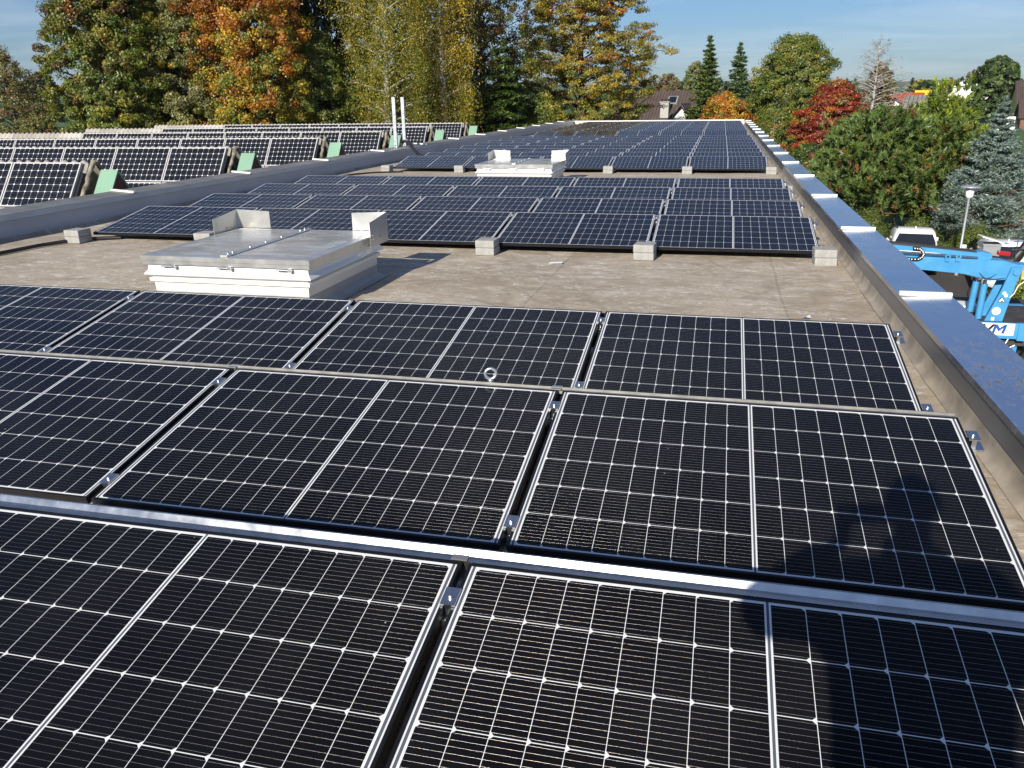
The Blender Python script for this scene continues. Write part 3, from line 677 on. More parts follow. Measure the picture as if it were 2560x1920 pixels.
# main boom: outer box section, its far end lies behind the coping
o = arm([(-420, 355), (-60, 368), (1190, 432), (1360, 480), (1500, 480), (1500, 660), (1180, 660), (1010, 672), (960, 660), (880, 632), (700, 588), (210, 540), (-420, 505)], LY-.19, LY+.19).build('boom', M['blue'], lift)
b = MB()
for a, c in ((1027, 565), (1195, 560)):
    q = LP(a, c); b.cyl((q[0], LY-.196, q[1]), (q[0], LY-.186, q[1]), .062, 16)
b.build('pin_plate', M['blue'], o)
o = arm([(-420, 205), (350, 275), (860, 330), (940, 325), (1050, 352), (1055, 405), (1030, 424), (880, 418), (640, 372), (350, 338), (120, 320), (-420, 285)], LY-.14, LY+.14).build('telescope_tube', M['blue'], lift)
b = arm([(-420, 196), (100, 240), (350, 268), (870, 325), (870, 334), (350, 280), (-420, 210)], LY-.16, LY+.16); b.build('cable_tray', M['deck'], o)
b = MB(); q0, q1 = LP(-300, 322, LY-.2), LP(900, 412, LY-.2); b.cyl((q0[0], LY-.2, q0[1]), (q1[0], LY-.2, q1[1]), .028, 10); b.build('piston_rod', M['chrome'], lift)
b = MB(); pts = []
for a, c in ((20, 415), (90, 425), (170, 425), (215, 400), (236, 365), (225, 325), (190, 300), (130, 292)):
    q = LP(a, c, LY-.24); pts.append((q[0], LY-.24, q[1]))
q = []
for i in range(len(pts)-1):
    for t in (0, .25, .5, .75): q.append(Vector(pts[i]).lerp(Vector(pts[i+1]), t))
q.append(Vector(pts[-1]))
for p_ in q: b.obox(p_, (.055, .10, .050), (0, 0, 0), 0)
ck = b.build('cable_chain', M['logo_black'], lift)
b = MB()
for p_ in q[::2]: b.cyl((p_.x, p_.y-.055, p_.z), (p_.x, p_.y-.049, p_.z), .017, 8)
b.build('chain_link', M['white_paint'], ck)
for a in (508, 637):
    b = MB(); q = LP(a, 378); n = 14
    for r0, r1 in ((.065, .032),):
        vs = []
        for yy in (LY-.24, LY-.20):
            for r in (r0, r1): vs += [(q[0]+r*cos(2*pi*j/n), yy, q[1]+r*sin(2*pi*j/n)) for j in range(n)]
        fs = []
        for j in range(n):
            j2 = (j+1) % n; fs += [(j, j2, n+j2, n+j), (2*n+j, 3*n+j, 3*n+j2, 2*n+j2), (j, 2*n+j, 2*n+j2, j2), (n+j, n+j2, 3*n+j2, 3*n+j)]
        b.add(vs, fs)
    b.box(q[0]-.05, q[0]+.05, LY-.235, LY-.205, q[1]-.12, q[1]-.05); b.build('lug', M['blue'], lift)
# mast: two leaning plates with stickers, two rams
for yy, nm in ((LY-.30, 0), (LY+.24, 1)):
    o = arm([(1270, 508), (1385, 500), (1385, 560), (1320, 690), (1140, 1175), (925, 1165), (1150, 760)], yy, yy+.06).build('mast', M['blue'], lift)
    if nm == 0:
        for a, c, r__ in ((1080, 1027, .098), (1178, 812, .042), (1197, 840, .042)):
            b = MB(); q = LP(a, c); b.cyl((q[0], yy-.004, q[1]), (q[0], yy, q[1]), r__, 18); b.build('sticker', M['white_paint'], o)
        b = MB(); q = LP(1036, 1118); b.box(q[0]-.035, q[0]+.035, yy-.004, yy, q[1]-.04, q[1]+.04); b.build('sticker', M['white_paint'], o)
        b = MB(); q = [LP(1152, 852), LP(1190, 922), LP(1092, 918)]; b.prism(q, yy-.004, yy, 'y')
        ts = b.build('warning_triangle', M['logo_black'], o)
        b = MB(); q = [LP(1151, 866), LP(1176, 914), LP(1148, 893), LP(1107, 911)]; b.prism([LP(1151, 866), LP(1178, 916), LP(1160, 914), LP(1148, 893), LP(1134, 913), LP(1104, 912)], yy-.007, yy-.004, 'y'); b.build('white_symbol', M['white_paint'], ts)
b = MB(); q = LP(1320, 560); b.cyl((q[0], LY-.34, q[1]), (q[0], LY+.34, q[1]), .075, 14); b.build('pivot_pin', M['blue'], lift)
for (a, c), (a2, c2), yy in (((968, 668), (880, 1130), LY-.16), ((905, 668), (815, 1075), LY+.10)):
    q, p_ = LP(a, c), LP(a2, c2); b = MB(); k = .10
    b.cyl((q[0]+(p_[0]-q[0])*k, yy, q[1]+(p_[1]-q[1])*k), (p_[0], yy, p_[1]), .078, 14); o = b.build('ram', M['blue'], lift)
    b = MB(); b.cyl((q[0], yy, q[1]), (q[0]+(p_[0]-q[0])*.12, yy, q[1]+(p_[1]-q[1])*.12), .045, 12); b.build('ram_rod', M['chrome'], o)
b = MB(); q = LP(1030, 1185); b.lathe((q[0], LY+.1, q[1]-.02), [(0, .06), (.40, .06), (.42, .03), (.42, 0)], 28); o = b.build('slewing_ring', M['blue'], lift)
b = MB()
for j in range(24):
    a = 2*pi*j/24; b.lathe((q[0]+.36*cos(a), LY+.1+.36*sin(a), q[1]+.04), [(.022, 0), (.022, .03), (0, .03)], 6)
b.build('ring_bolt', M['deck'], o)
# chassis with deck, side beam and sign board
zt_ = LP(1000, 1195, LY-.5)[1]; xa, xb_ = LP(600, 1200, LY-.5)[0], LP(1372, 1235, LY-.5)[0]; xc_ = LP(1440, 1240, LY-.5)[0]
b = MB(); b.box(xa, xc_+.9, LY-.42, LY+2.3, zt_-.12, zt_-.02, bev=.01); b.build('deck', M['deck'], lift)
b = MB(); b.box(xa, xb_+.06, LY-.50, LY-.42, zt_-.40, zt_-.01, bev=.008); b.box(xb_+.06, xc_+.12, LY-.52, LY-.40, zt_-.44, zt_-.005, bev=.01); b.box(xc_+.12, xc_+.95, LY-.50, LY-.40, zt_-.14, zt_-.005, bev=.008); o = b.build('side_beam', M['blue'], lift)
sy = LY-.512
sx0, sx1, sz0, sz1 = xb_-1.28, xb_-.03, zt_-.315, zt_-.018
b = MB(); b.box(sx0, sx1, sy, LY-.50, sz0, sz1); sg = b.build('sign_board', M['white_paint'], lift)
def letter(polys, x, h, mat, nm):
    b = MB()
    for pl in polys: b.prism([(x+px*h*1.22+.22*pz*h, sz0+.045+pz*h) for px, pz in pl], sy-.004, sy-.001, 'y')
    return b.build(nm, mat, sg)
H_ = .225
Mp = [[(0, 0), (.22, 0), (.22, 1), (0, 1)], [(.22, 1), (.22, .62), (.50, .22), (.50, .60)], [(.50, .60), (.50, .22), (.78, .62), (.78, 1)], [(.78, 0), (1.0, 0), (1.0, 1), (.78, 1)]]
Vp = [[(.30, 0), (.50, 0), (.50, .34), (.20, 1), (-.06, 1)], [(.50, 0), (.62, 0), (1.06, 1), (.80, 1), (.50, .34)]]
letter(Mp, xb_-1.10, H_, M['logo_black'], 'letter'); letter(Vp, xb_-.79, H_, M['logo_black'], 'letter'); letter(Mp, xb_-.52, H_, M['logo_blue'], 'letter')
b = MB(); n = 12
b.add([(sx1-.075+r*cos(2*pi*j/n), sy-.003, sz1-.055+r*sin(2*pi*j/n)) for r in (.016, .011) for j in range(n)], [(j, n+j, n+(j+1) % n, (j+1) % n) for j in range(n)]); b.build('registered_mark', M['logo_blue'], sg)
for xx in (xc_+.60, xa-.4):
    for yy in (LY-.2, LY+2.0):
        b = MB(); z = gz(xx, yy)+.42; b.tube([(xx, yy-.15, z), (xx, yy-.13, z), (xx, yy+.13, z), (xx, yy+.15, z)], [.34, .42, .42, .34], 22); o = b.build('wheel', M['tyre'], lift)
        b = MB(); b.tube([(xx, yy-.155, z), (xx, yy-.152, z)], [.22, .20], 16); b.build('rim', M['white_paint'], o)
b = MB(); b.box(xa+.3, xc_+.2, LY-.3, LY+1.8, zt_-.62, zt_-.14); b.build('underframe', M['deck'], lift)
b = MB(); b.tube([(xb_-.1, LY-.45, zt_-.4), (xb_-.35, LY-.55, zt_-.95)], .022, 6); b.tube([(xb_-.55, LY-.45, zt_-.95), (xb_+.05, LY-.5, zt_-.55)], .022, 6); b.build('stay', M['galv'], lift)
b = MB(); q = LP(1385, 550); b.box(q[0], q[0]+.42, LY-.34, LY-.10, q[1]-.19, q[1]+.03, bev=.02); o = b.build('control_box', M['yellow'], lift)
b = MB()
for dx in (.055, .115): b.cyl((q[0]+dx, LY-.352, q[1]-.15), (q[0]+dx, LY-.34, q[1]-.15), .026, 10)
b.build('button', M['white_paint'], o)
b = MB(); q = LP(1420, 665); b.tube([(q[0]+.2, LY-.3, q[1]+.02), (q[0]+.02, LY-.32, q[1]+.01), (q[0]-.12, LY-.33, q[1]-.10), (q[0]-.18, LY-.33, q[1]-.30), (q[0]-.26, LY-.32, q[1]-.42)], .014, 6); b.build('hose', M['cream_metal'], lift)
b = MB()
q = LP(965, 640)
for a, c in ((890, 575), (1095, 590), (640, 580), (1200, 640)):
    p_ = LP(a, c); b.tube([(q[0], LY-.25, q[1]), ((q[0]+p_[0])/2, LY-.24, (q[1]+p_[1])/2-.02), (p_[0], LY-.20, p_[1])], .007, 5)
b.build('cable', M['deck'], lift)
# outrigger bar towards the hedge
q = LP(1200, 995, LY+1.6); q2 = LP(1405, 1005, LY+1.6); b = MB(); b.box(q[0], q2[0]+.1, LY+1.5, LY+1.7, q[1]-.10, q[1]+.04, bev=.01); b.box(q2[0]-.05, q2[0]+.1, LY+1.5, LY+1.7, gz(7, 23), q[1]-.1); b.build('outrigger', M['blue'], lift)
b = MB(); q = LP(700, 975, LY+.9); b.box(q[0]-.3, q[0]+.35, LY+.6, LY+1.2, q[1]-.25, q[1]+.02, bev=.02); b.build('tool_box', M['white_paint'], lift)

# ================================================================== CARS, LAMP, BIN, MOPED
M['car_white'] = simple('car_white', (.74, .75, .75), .22, 0, .02, 2, coat=.6); M['car_glass'] = simple('car_glass', (.012, .014, .016), .06, 0, .1, 2, spec=.7); M['car_black'] = simple('car_trim', (.02, .02, .02), .5, 0, .1, 5)
M['red_lamp'] = simple('red_lamp', (.35, .015, .02), .2, 0, .05, 5); M['silver_paint'] = simple('car_silver', (.52, .52, .50), .3, .5, .03, 2, coat=.5)
def loft(b, sections, mi=0, smooth=True):                       # sections: list of closed rings of equal length
    k = len(sections[0]); vs = [p for s_ in sections for p in s_]
    b.add(vs, [(i*k+j, i*k+(j+1) % k, (i+1)*k+(j+1) % k, (i+1)*k+j) for i in range(len(sections)-1) for j in range(k)], mi, smooth)
    b.add(sections[0], [tuple(range(k))[::-1]], mi); b.add(sections[-1], [tuple(range(k))], mi)
def car(label, x, y, rz, paint, Lc=4.45, Wc=1.80, Hc=1.56, rails=True):
    """Heads towards +y; tail at y = -L/2."""
    r = thing('parked_car', label, 'car', (0, 0, 0), 'cars parked under the pines')
    h = Wc/2; a = -Lc/2
    # lower body: rounded sections along the length: (y, half width, z bottom, z shoulder)
    def ring(y, w, z0, z1, c=.10):
        return [(-w+c, y, z0), (w-c, y, z0), (w, y, z0+c), (w, y, z1-c*.9), (w-c*.5, y, z1-.02), (w-c*1.3, y, z1), (-w+c*1.3, y, z1), (-w+c*.5, y, z1-.02), (-w, y, z1-c*.9), (-w, y, z0+c)]
    b = MB(); S = [(a+.02, h*.86, .42, .80), (a+.10, h*.95, .30, .93), (a+.30, h*.985, .24, .99), (a+.9, h, .22, 1.0), (0, h, .22, .98), (.9, h*.995, .22, .95), (1.35, h*.985, .22, .92), (-a-.45, h*.95, .24, .84), (-a-.12, h*.86, .28, .70), (-a, h*.72, .36, .60)]
    loft(b, [ring(*s_) for s_ in S]); body = b.build('body', paint, r)
    # greenhouse
    def cring(y, w0, z0, w1, z1):
        return [(-w0, y, z0), (w0, y, z0), (w1+.02, y, z1-.09), (w1-.06, y, z1-.012), (w1-.16, y, z1), (-w1+.16, y, z1), (-w1+.06, y, z1-.012), (-w1-.02, y, z1-.09)]
    b = MB(); z0 = .93
    C_ = [(a+.16, h*.88, z0, h*.80, z0+.04), (a+.42, h*.92, z0, h*.72, Hc-.13), (a+.60, h*.93, z0, h*.71, Hc-.035), (a+.95, h*.94, z0, h*.72, Hc), (a+2.0, h*.94, z0, h*.72, Hc-.12), (.45, h*.94, z0, h*.70, Hc-.27), (1.25, h*.90, z0-.02, h*.78, z0+.03)]
    loft(b, [cring(*c_) for c_ in C_]); b.build('cabin', paint, r)
    # glass: rear window, windscreen, side windows, set proud of the cabin
    def quadglass(nm, pts, d=.008):
        b = MB(); p = [Vector(q) for q in pts]; nrm = (p[1]-p[0]).cross(p[2]-p[0]).normalized()*d
        if nrm.dot(sum(p, Vector())/len(p)-Vector((0, 0, .9))) < 0: p = p[::-1]; nrm = -nrm
        b.add([q+nrm for q in p]+[q-nrm*2 for q in p], [tuple(range(len(p))), tuple(range(2*len(p)-1, len(p)-1, -1))]+[(i, len(p)+i, len(p)+(i+1) % len(p), (i+1) % len(p)) for i in range(len(p))]); return b.build(nm, M['car_glass'], r)
    def onrear(u, v): w = h*(.84-.15*v)*u; return (w, a+.150+.255*v, z0+.05+(Hc-.20-z0)*v)
    quadglass('rear_window', [onrear(-.92, .06), onrear(.92, .06), onrear(.97, .5), onrear(.88, .96), onrear(-.88, .96), onrear(-.97, .5)], .022)
    quadglass('windscreen', [(h*.78, 1.22, z0+.06), (-h*.78, 1.22, z0+.06), (-h*.62, .50, Hc-.31), (h*.62, .50, Hc-.31)], .02)
    for s_ in (-1, 1):
        def sp(y, t): return (s_*(h*.942-(h*.942-h*.735)*t), y, z0+.05+(Hc-.30-z0)*t)
        for ya, yb_, yc_, yd in ((a+.50, a+1.22, a+1.22, a+.78), (a+1.28, a+2.12, a+2.12, a+1.28), (a+2.18, a+3.22, a+2.75, a+2.18)):
            pts = [sp(ya, 0), sp(yb_, 0), sp(yc_, 1), sp(yd, 1)]; quadglass('side_window', pts if s_ > 0 else pts[::-1], .012)
        b = MB(); b.box(s_*h*.80-.10, s_*h*.80+.10, a-.0, a+.16, .66, .92, bev=.03); b.build('tail_light', M['red_lamp'], r)
        if rails: b = MB(); b.tube([(s_*h*.66, a+.75, Hc-.02), (s_*h*.68, a+.95, Hc+.045), (s_*h*.68, -.2, Hc-.06), (s_*h*.66, .05, Hc-.16)], .022, 6); b.build('roof_rail', M['car_black'], r)
        b = MB(); b.box(s_*(h+.10)-.09, s_*(h+.10)+.09, .62, .74, z0+.03, z0+.17, bev=.03); b.build('mirror', paint, r)
        for yw in (a+.85, -a-.88):
            b = MB(); b.tube([(s_*(h-.20), yw, .33), (s_*(h-.18), yw, .33), (s_*(h+.005), yw, .33), (s_*(h+.012), yw, .33)], [.30, .335, .335, .29], 20); o = b.build('wheel', M['tyre'], r)
            b = MB(); b.tube([(s_*(h+.012), yw, .33), (s_*(h+.02), yw, .33)], [.22, .20], 14); b.build('rim', M['silver_paint'], o)
    b = MB(); b.box(-.26, .26, a-.045, a+.05, .56, .67); b.build('number_plate', M['white_paint'], r)
    b = MB(); b.box(-h*.8, h*.8, a-.03, a+.12, .34, .50, bev=.04); b.build('bumper', M['car_black'], r)
    b = MB(); b.prism([(a+.62, Hc-.03), (a+.80, Hc-.01), (a+.70, Hc+.07)], -.02, .02, 'x'); b.build('roof_fin', paint, r)
    r.location = (x, y, gz(x, y)+.03); r.rotation_euler = (0, 0, rz); return r
car('white estate car with black roof rails behind the blue boom, beneath the pines', 6.5, 34.3, radians(-6), M['car_white'], 4.45, 1.86, 1.74)
car('white hatchback with a wide dark rear window at the right, behind the moped', 9.25, 32.8, radians(-5), M['car_white'], 4.3, 1.82, 1.62, rails=False)
M['lamp_white'] = simple('lamp_white', (.80, .80, .77), .3, 0, .02, 3); M['lamp_grey'] = simple('lamp_grey', (.42, .44, .46), .4, .5, .06, 4)
lx, ly = 8.05, 33.0; g = gz(lx, ly); zt2 = -1.72
o = thing('street_lamp', 'white footpath lamp with a flat round hood, before the blue spruce', 'lamp', (lx, ly, g))
b = MB(); b.lathe((lx, ly, g), [(.075, 0), (.075, .75), (.048, .82), (.042, zt2-g-.42), (.045, zt2-g-.38)], 12); b.build('pole', M['lamp_grey'], o)
b = MB(); b.lathe((lx, ly, zt2), [(.05, -.40), (.11, -.36), (.13, -.30), (.155, -.02), (.10, 0)], 16); b.build('lamp_shade', M['lamp_white'], o)
b = MB(); b.lathe((lx, ly, zt2), [(.0, -.02), (.37, .0), (.38, .02), (.20, .065), (0, .09)], 22); b.build('hood', M['lamp_grey'], o)
# grey bin with lifted lid
bx, by = ony(2472, 632, 29.2)[0], 29.2; bz = gz(bx, by)+.03; o = thing('waste_bin', 'grey bin with a pale lid propped open, left of the white hatchback', 'bin', (bx, by, bz))
top = float(ony(2466, 607, by)[2])
b = MB(); b.rings(bx-.26, bx+.26, by-.25, by+.25, [(-.06, bz), (0, top-.06), (.02, top-.06), (.02, top), (-.03, top), (-.06, top-.3)], 0, bottom=True); b.build('bin_body', M['lamp_grey'], o)
b = MB(); b.obox((bx+.12, by, top+.10), (.98, .56, .035), (0, .28, 0), bev=.01); b.build('lid', M['white_paint'], o)
# moped standing on the lot, seen over the boom
mx_, my = ony(2515, 636, 27.5)[0], 27.5; mg = gz(mx_, my)+.03; mt = float(ony(2515, 636, my)[2])
o = thing('moped', 'dark moped with a red tail light and chromed carrier behind the boom', 'moped', (mx_, my, mg)); q = mt-mg
o_z = mg+ (q-.95)
def mp(dx, dy, z): return (mx_+dx, my+dy, mg+z*q/.95)
b = MB()
for dx in (-.62, .62): b = MB(); b.tube([mp(dx, -.05, .29), mp(dx, -.045, .29), mp(dx, .045, .29), mp(dx, .05, .29)], [.20, .29, .29, .20], 18); b.build('wheel', M['tyre'], o)
b = MB(); loft(b, [[mp(dx, w, z0), mp(dx, w, z1), mp(dx, -w, z1), mp(dx, -w, z0)] for dx, w, z0, z1 in ((-.55, .08, .45, .70), (-.2, .14, .40, .80), (.2, .12, .30, .62), (.5, .08, .38, .90), (.56, .05, .6, 1.0))]); b.build('body', M['car_white'], o)
b = MB(); loft(b, [[mp(dx, w, z0), mp(dx, w, z1), mp(dx, -w, z1), mp(dx, -w, z0)] for dx, w, z0, z1 in ((-.40, .09, .78, .92), (-.1, .15, .80, .90), (.18, .14, .76, .88), (.40, .10, .86, 1.10), (.52, .07, 1.0, 1.24))]); b.build('seat', M['car_black'], o)
b = MB(); b.obox(mp(-.12, -.16, .98), (.36, .16, .13), (0, .1, 0), bev=.03); b.build('tail_light', M['red_lamp'], o)
b = MB()
for z in (1.05, 1.18, 1.32): b.tube([mp(.1, -.2, z), mp(.75, -.2, z+.02), mp(.75, .2, z+.02), mp(.1, .2, z)], .014, 6)
for dx in (.2, .5, .74): b.tube([mp(dx, -.2, .85), mp(dx, -.2, 1.33)], .012, 6)
b.build('carrier', M['chrome'], o)

# ================================================================== TREES AND PLANTS
PAL = dict(dark=(.034, .058, .014), green=(.070, .112, .018), leaf=(.125, .160, .023), olive=(.165, .160, .034), grey=(.185, .185, .075), yg=(.25, .22, .026), yellow=(.42, .29, .022), orange=(.36, .135, .010), rust=(.22, .075, .012), red=(.26, .042, .016), crimson=(.17, .024, .016), brown=(.125, .068, .022), bronze=(.10, .048, .020), blue=(.17, .235, .205), paleblue=(.33, .41, .37), pine=(.135, .195, .055), lime=(.27, .34, .045), tan=(.27, .145, .06))
for k_ in PAL: PAL[k_] = tuple(v*(1.0 if k_ in ('dark', 'blue', 'paleblue') else 1.28) for v in PAL[k_])
def leaf_object(name, C, S, NRM, COLS, parent, aspect=.55, tdir=None, mat=None):
    n = len(C); rg = RNG
    nr = NRM/np.maximum(np.linalg.norm(NRM, axis=1, keepdims=True), 1e-6)
    if tdir is None: tdir = rg.normal(size=(n, 3))
    t = tdir-nr*(tdir*nr).sum(1, keepdims=True); t /= np.maximum(np.linalg.norm(t, axis=1, keepdims=True), 1e-6)
    bt = np.cross(nr, t); S = S[:, None]
    V = np.empty((n, 4, 3)); V[:, 0] = C-t*S*.5; V[:, 1] = C+bt*S*aspect*.5+t*S*.05; V[:, 2] = C+t*S*.5; V[:, 3] = C-bt*S*aspect*.5+t*S*.05
    V = V.reshape(-1, 3)-np.array(parent.location)
    me = bpy.data.meshes.new(name); me.vertices.add(4*n); me.vertices.foreach_set('co', V.ravel())
    me.loops.add(4*n); me.loops.foreach_set('vertex_index', np.arange(4*n, dtype=np.int32))
    me.polygons.add(n); me.polygons.foreach_set('loop_start', np.arange(0, 4*n, 4, dtype=np.int32))
    try: me.polygons.foreach_set('loop_total', np.full(n, 4, dtype=np.int32))
    except Exception: pass
    a = me.attributes.new('leafcol', 'FLOAT_COLOR', 'POINT'); c4 = np.ones((4*n, 4), dtype=np.float32); c4[:, :3] = np.repeat(COLS, 4, axis=0); a.data.foreach_set('color', c4.ravel())
    me.materials.append(mat or M['leaf']); me.update(calc_edges=True)
    o = bpy.data.objects.new(name, me); COL.objects.link(o); link_child(o, parent); return o
def colours(n, names, wts, rg, t=None, jit=.22):
    """names/wts: palette weights; wts may be functions of relative height t."""
    Wt = np.stack([np.clip(w(t), 0, None) if callable(w) else np.full(n, float(w)) for w in wts], 1); Wt /= Wt.sum(1, keepdims=True)
    r = rg.random(n); idx = (np.cumsum(Wt, 1) < r[:, None]).sum(1).clip(0, len(names)-1)
    return np.array([PAL[k] for k in names])[idx]
def broad(name, label, px, D, H, R, pal, wts, seed, n_limb=64, clumps=420, per=55, leaf=.20, prof=None, base=.10, barkm='bark', gap=0., droop=0., lean=0., cat='tree', group=None, trunk_r=None, dense=.45, flat=.78, bare=0, ry=1.0, pos=None, strands=False, up=.2, fill=.72):
    rg = np.random.default_rng(seed)
    x0, y0 = pos if pos else at(px, D); g0 = gz(x0, y0)
    clumps = int(clumps*(2.4 if not strands else 1.7)) if clumps > 40 else clumps; leaf *= .66; per = int(per*2.1)
    root = thing(name, label, cat, (x0, y0, g0), group)
    prof = prof or (lambda t: np.sin(pi*np.clip(t, 0, 1)**.75)**.6)
    P0 = np.array([x0, y0, g0]); tr = trunk_r or .018*H+.05
    wob = rg.uniform(0, 6.28, 3)
    def trunk(t): return P0+np.array([lean*t*H+.25*sin(3*t+wob[0])*t, .25*sin(2.6*t+wob[1])*t, t*H*.97])
    b = MB(); ts = np.linspace(0, 1, 12); b.tube([trunk(t) for t in ts], [tr*(1-.93*t)*(1.3 if t == 0 else 1) for t in ts], 8)
    tips = []; az = rg.uniform(0, 6.28)
    lobes = rg.uniform(0, 6.28, 4)
    def rad(t, a): return R*float(prof(t))*(1+.16*sin(2*a+lobes[0]+5*t)+.12*sin(3*a+lobes[1]-7*t)+.09*sin(5*a+lobes[2]+11*t))
    for i in range(n_limb):
        t = base+(1-base)*((i+.5)/n_limb)**.95; az += 2.39996+rg.uniform(-.3, .3)
        rl = max(.25, rad(t, az))*rg.uniform(.86, 1.10); t0 = max(base*.6, t-.10*rl/H*3)
        s = trunk(t0*.97); e = np.array([trunk(t)[0]+cos(az)*rl, trunk(t)[1]+sin(az)*rl*ry, g0+t*H*1.0])
        if droop: e[2] -= droop*rl*.35
        md = (s+e)/2+np.array([0, 0, .10*rl+.1])
        pts = [s+(md-s)*q*2*(1-q)*1+(e-s)*q*q for q in ()]
        pts = [(1-q)**2*s+2*q*(1-q)*md+q*q*e for q in np.linspace(0, 1, 6)]
        r0 = max(.018, tr*.42*(1-t)+.02); b.tube(pts, [r0*(1-.85*q) for q in np.linspace(0, 1, 6)], 5, cap=False)
        tips.append((np.array(pts), rl, t, az))
        for _ in range(3+bare):
            q = rg.uniform(.3, .95); j = min(4, int(q*5)); p = pts[j]+(pts[j+1]-pts[j])*(q*5-j)
            dv = rg.normal(size=3); dv[2] = abs(dv[2])*.6-droop*.5; dv = dv/np.linalg.norm(dv)*rl*rg.uniform(.15, .40)
            b.tube([p, p+dv*.5+np.array([0, 0, .05]), p+dv], [r0*.4, r0*.25, .006], 4, cap=False)
            if bare:
                for _ in range(3):
                    dd = rg.normal(size=3); dd[2] = -abs(dd[2])*droop+.2*dd[2]; dd = dd/np.linalg.norm(dd)*rl*rg.uniform(.12, .3); b.tube([p+dv*.7, p+dv*.7+dd*.5, p+dv*.7+dd], [.010, .008, .004], 3, cap=False)
    b.build('trunk', M[barkm], root)
    if clumps:
        lens = np.array([q[1] for q in tips]); pr = lens**1.5; pr /= pr.sum()
        C = []; N = []; T = []; K = []; TD = []
        for _ in range(clumps):
            fillc = fill and rg.random() < fill
            pts, rl, t, a = tips[rg.choice(len(tips), p=pr)]
            q = 1-(1-dense)*rg.random()**1.3*1.6; q = min(1.03, max(.15, q)); f = q*5; j = min(4, int(f)); c = pts[j]+(pts[j+1]-pts[j])*(f-j)
            c = c+rg.normal(size=3)*np.array([.20, .20, .10])*max(.8, rl)*.55
            if fillc:
                a = rg.uniform(0, 6.283); t = base+(1-base)*rg.random()**.9; rl = rad(t, a)*rg.uniform(.62, 1.04); c = trunk(t)+np.array([cos(a)*rl, sin(a)*rl*ry, rg.normal()*.15])
            rc = rg.uniform(.26, .60)*(.55+.12*R); n = int(per*rg.uniform(.6, 1.4))
            if gap and rg.random() < gap: continue
            if strands:
                ns = max(3, n//12)
                for _s in range(ns):
                    st = c+rg.normal(size=3)*rc*.8; ln = rg.uniform(.5, 1.9); k = 12; z = rg.random(k)*ln
                    pp = st+np.stack([rg.normal(size=k)*.07+.10*np.sin(z*2), rg.normal(size=k)*.07, -z], 1); C.append(pp); N.append(rg.normal(size=(k, 3))+np.array([0, -.4, .2])); T.append(np.full(k, t)); K.append(np.full(k, _)); TD.append(np.stack([rg.normal(size=k)*.5, rg.normal(size=k)*.5, -np.ones(k)], 1))
                continue
            pp = rg.normal(size=(n, 3)); pp /= np.linalg.norm(pp, axis=1, keepdims=True); pp *= (rg.random((n, 1))**.5)*rc; pp[:, 2] *= flat
            out = pp/rc*.8+np.array([cos(a)*.5, sin(a)*.5, up])
            C.append(c+pp); N.append(out+rg.normal(size=(n, 3))*.55); T.append(np.full(n, t)+pp[:, 2]/H); K.append(np.full(n, _)); TD.append(rg.normal(size=(n, 3)))
        C = np.concatenate(C); N = np.concatenate(N); T = np.concatenate(T).clip(0, 1); K = np.concatenate(K); TD = np.concatenate(TD)
        # a clump mostly keeps one colour
        cr = np.random.default_rng(seed+1); kc = colours(clumps, pal, wts, cr, np.array([T[K == k].mean() if (K == k).any() else .5 for k in range(clumps)]))
        lc = colours(len(C), pal, wts, cr, T); mixw = (cr.random(len(C)) < .74)[:, None]; col = np.where(mixw, kc[K], lc)
        col = col*np.clip(cr.normal(1., .13, (len(C), 1)), .6, 1.45)*np.clip(cr.normal(1., .10, (clumps, 1))[K], .7, 1.3)
        S = leaf*cr.uniform(.65, 1.3, len(C))
        leaf_object('crown', C, S, N, col, root, .62, TD if strands else None)
    return root
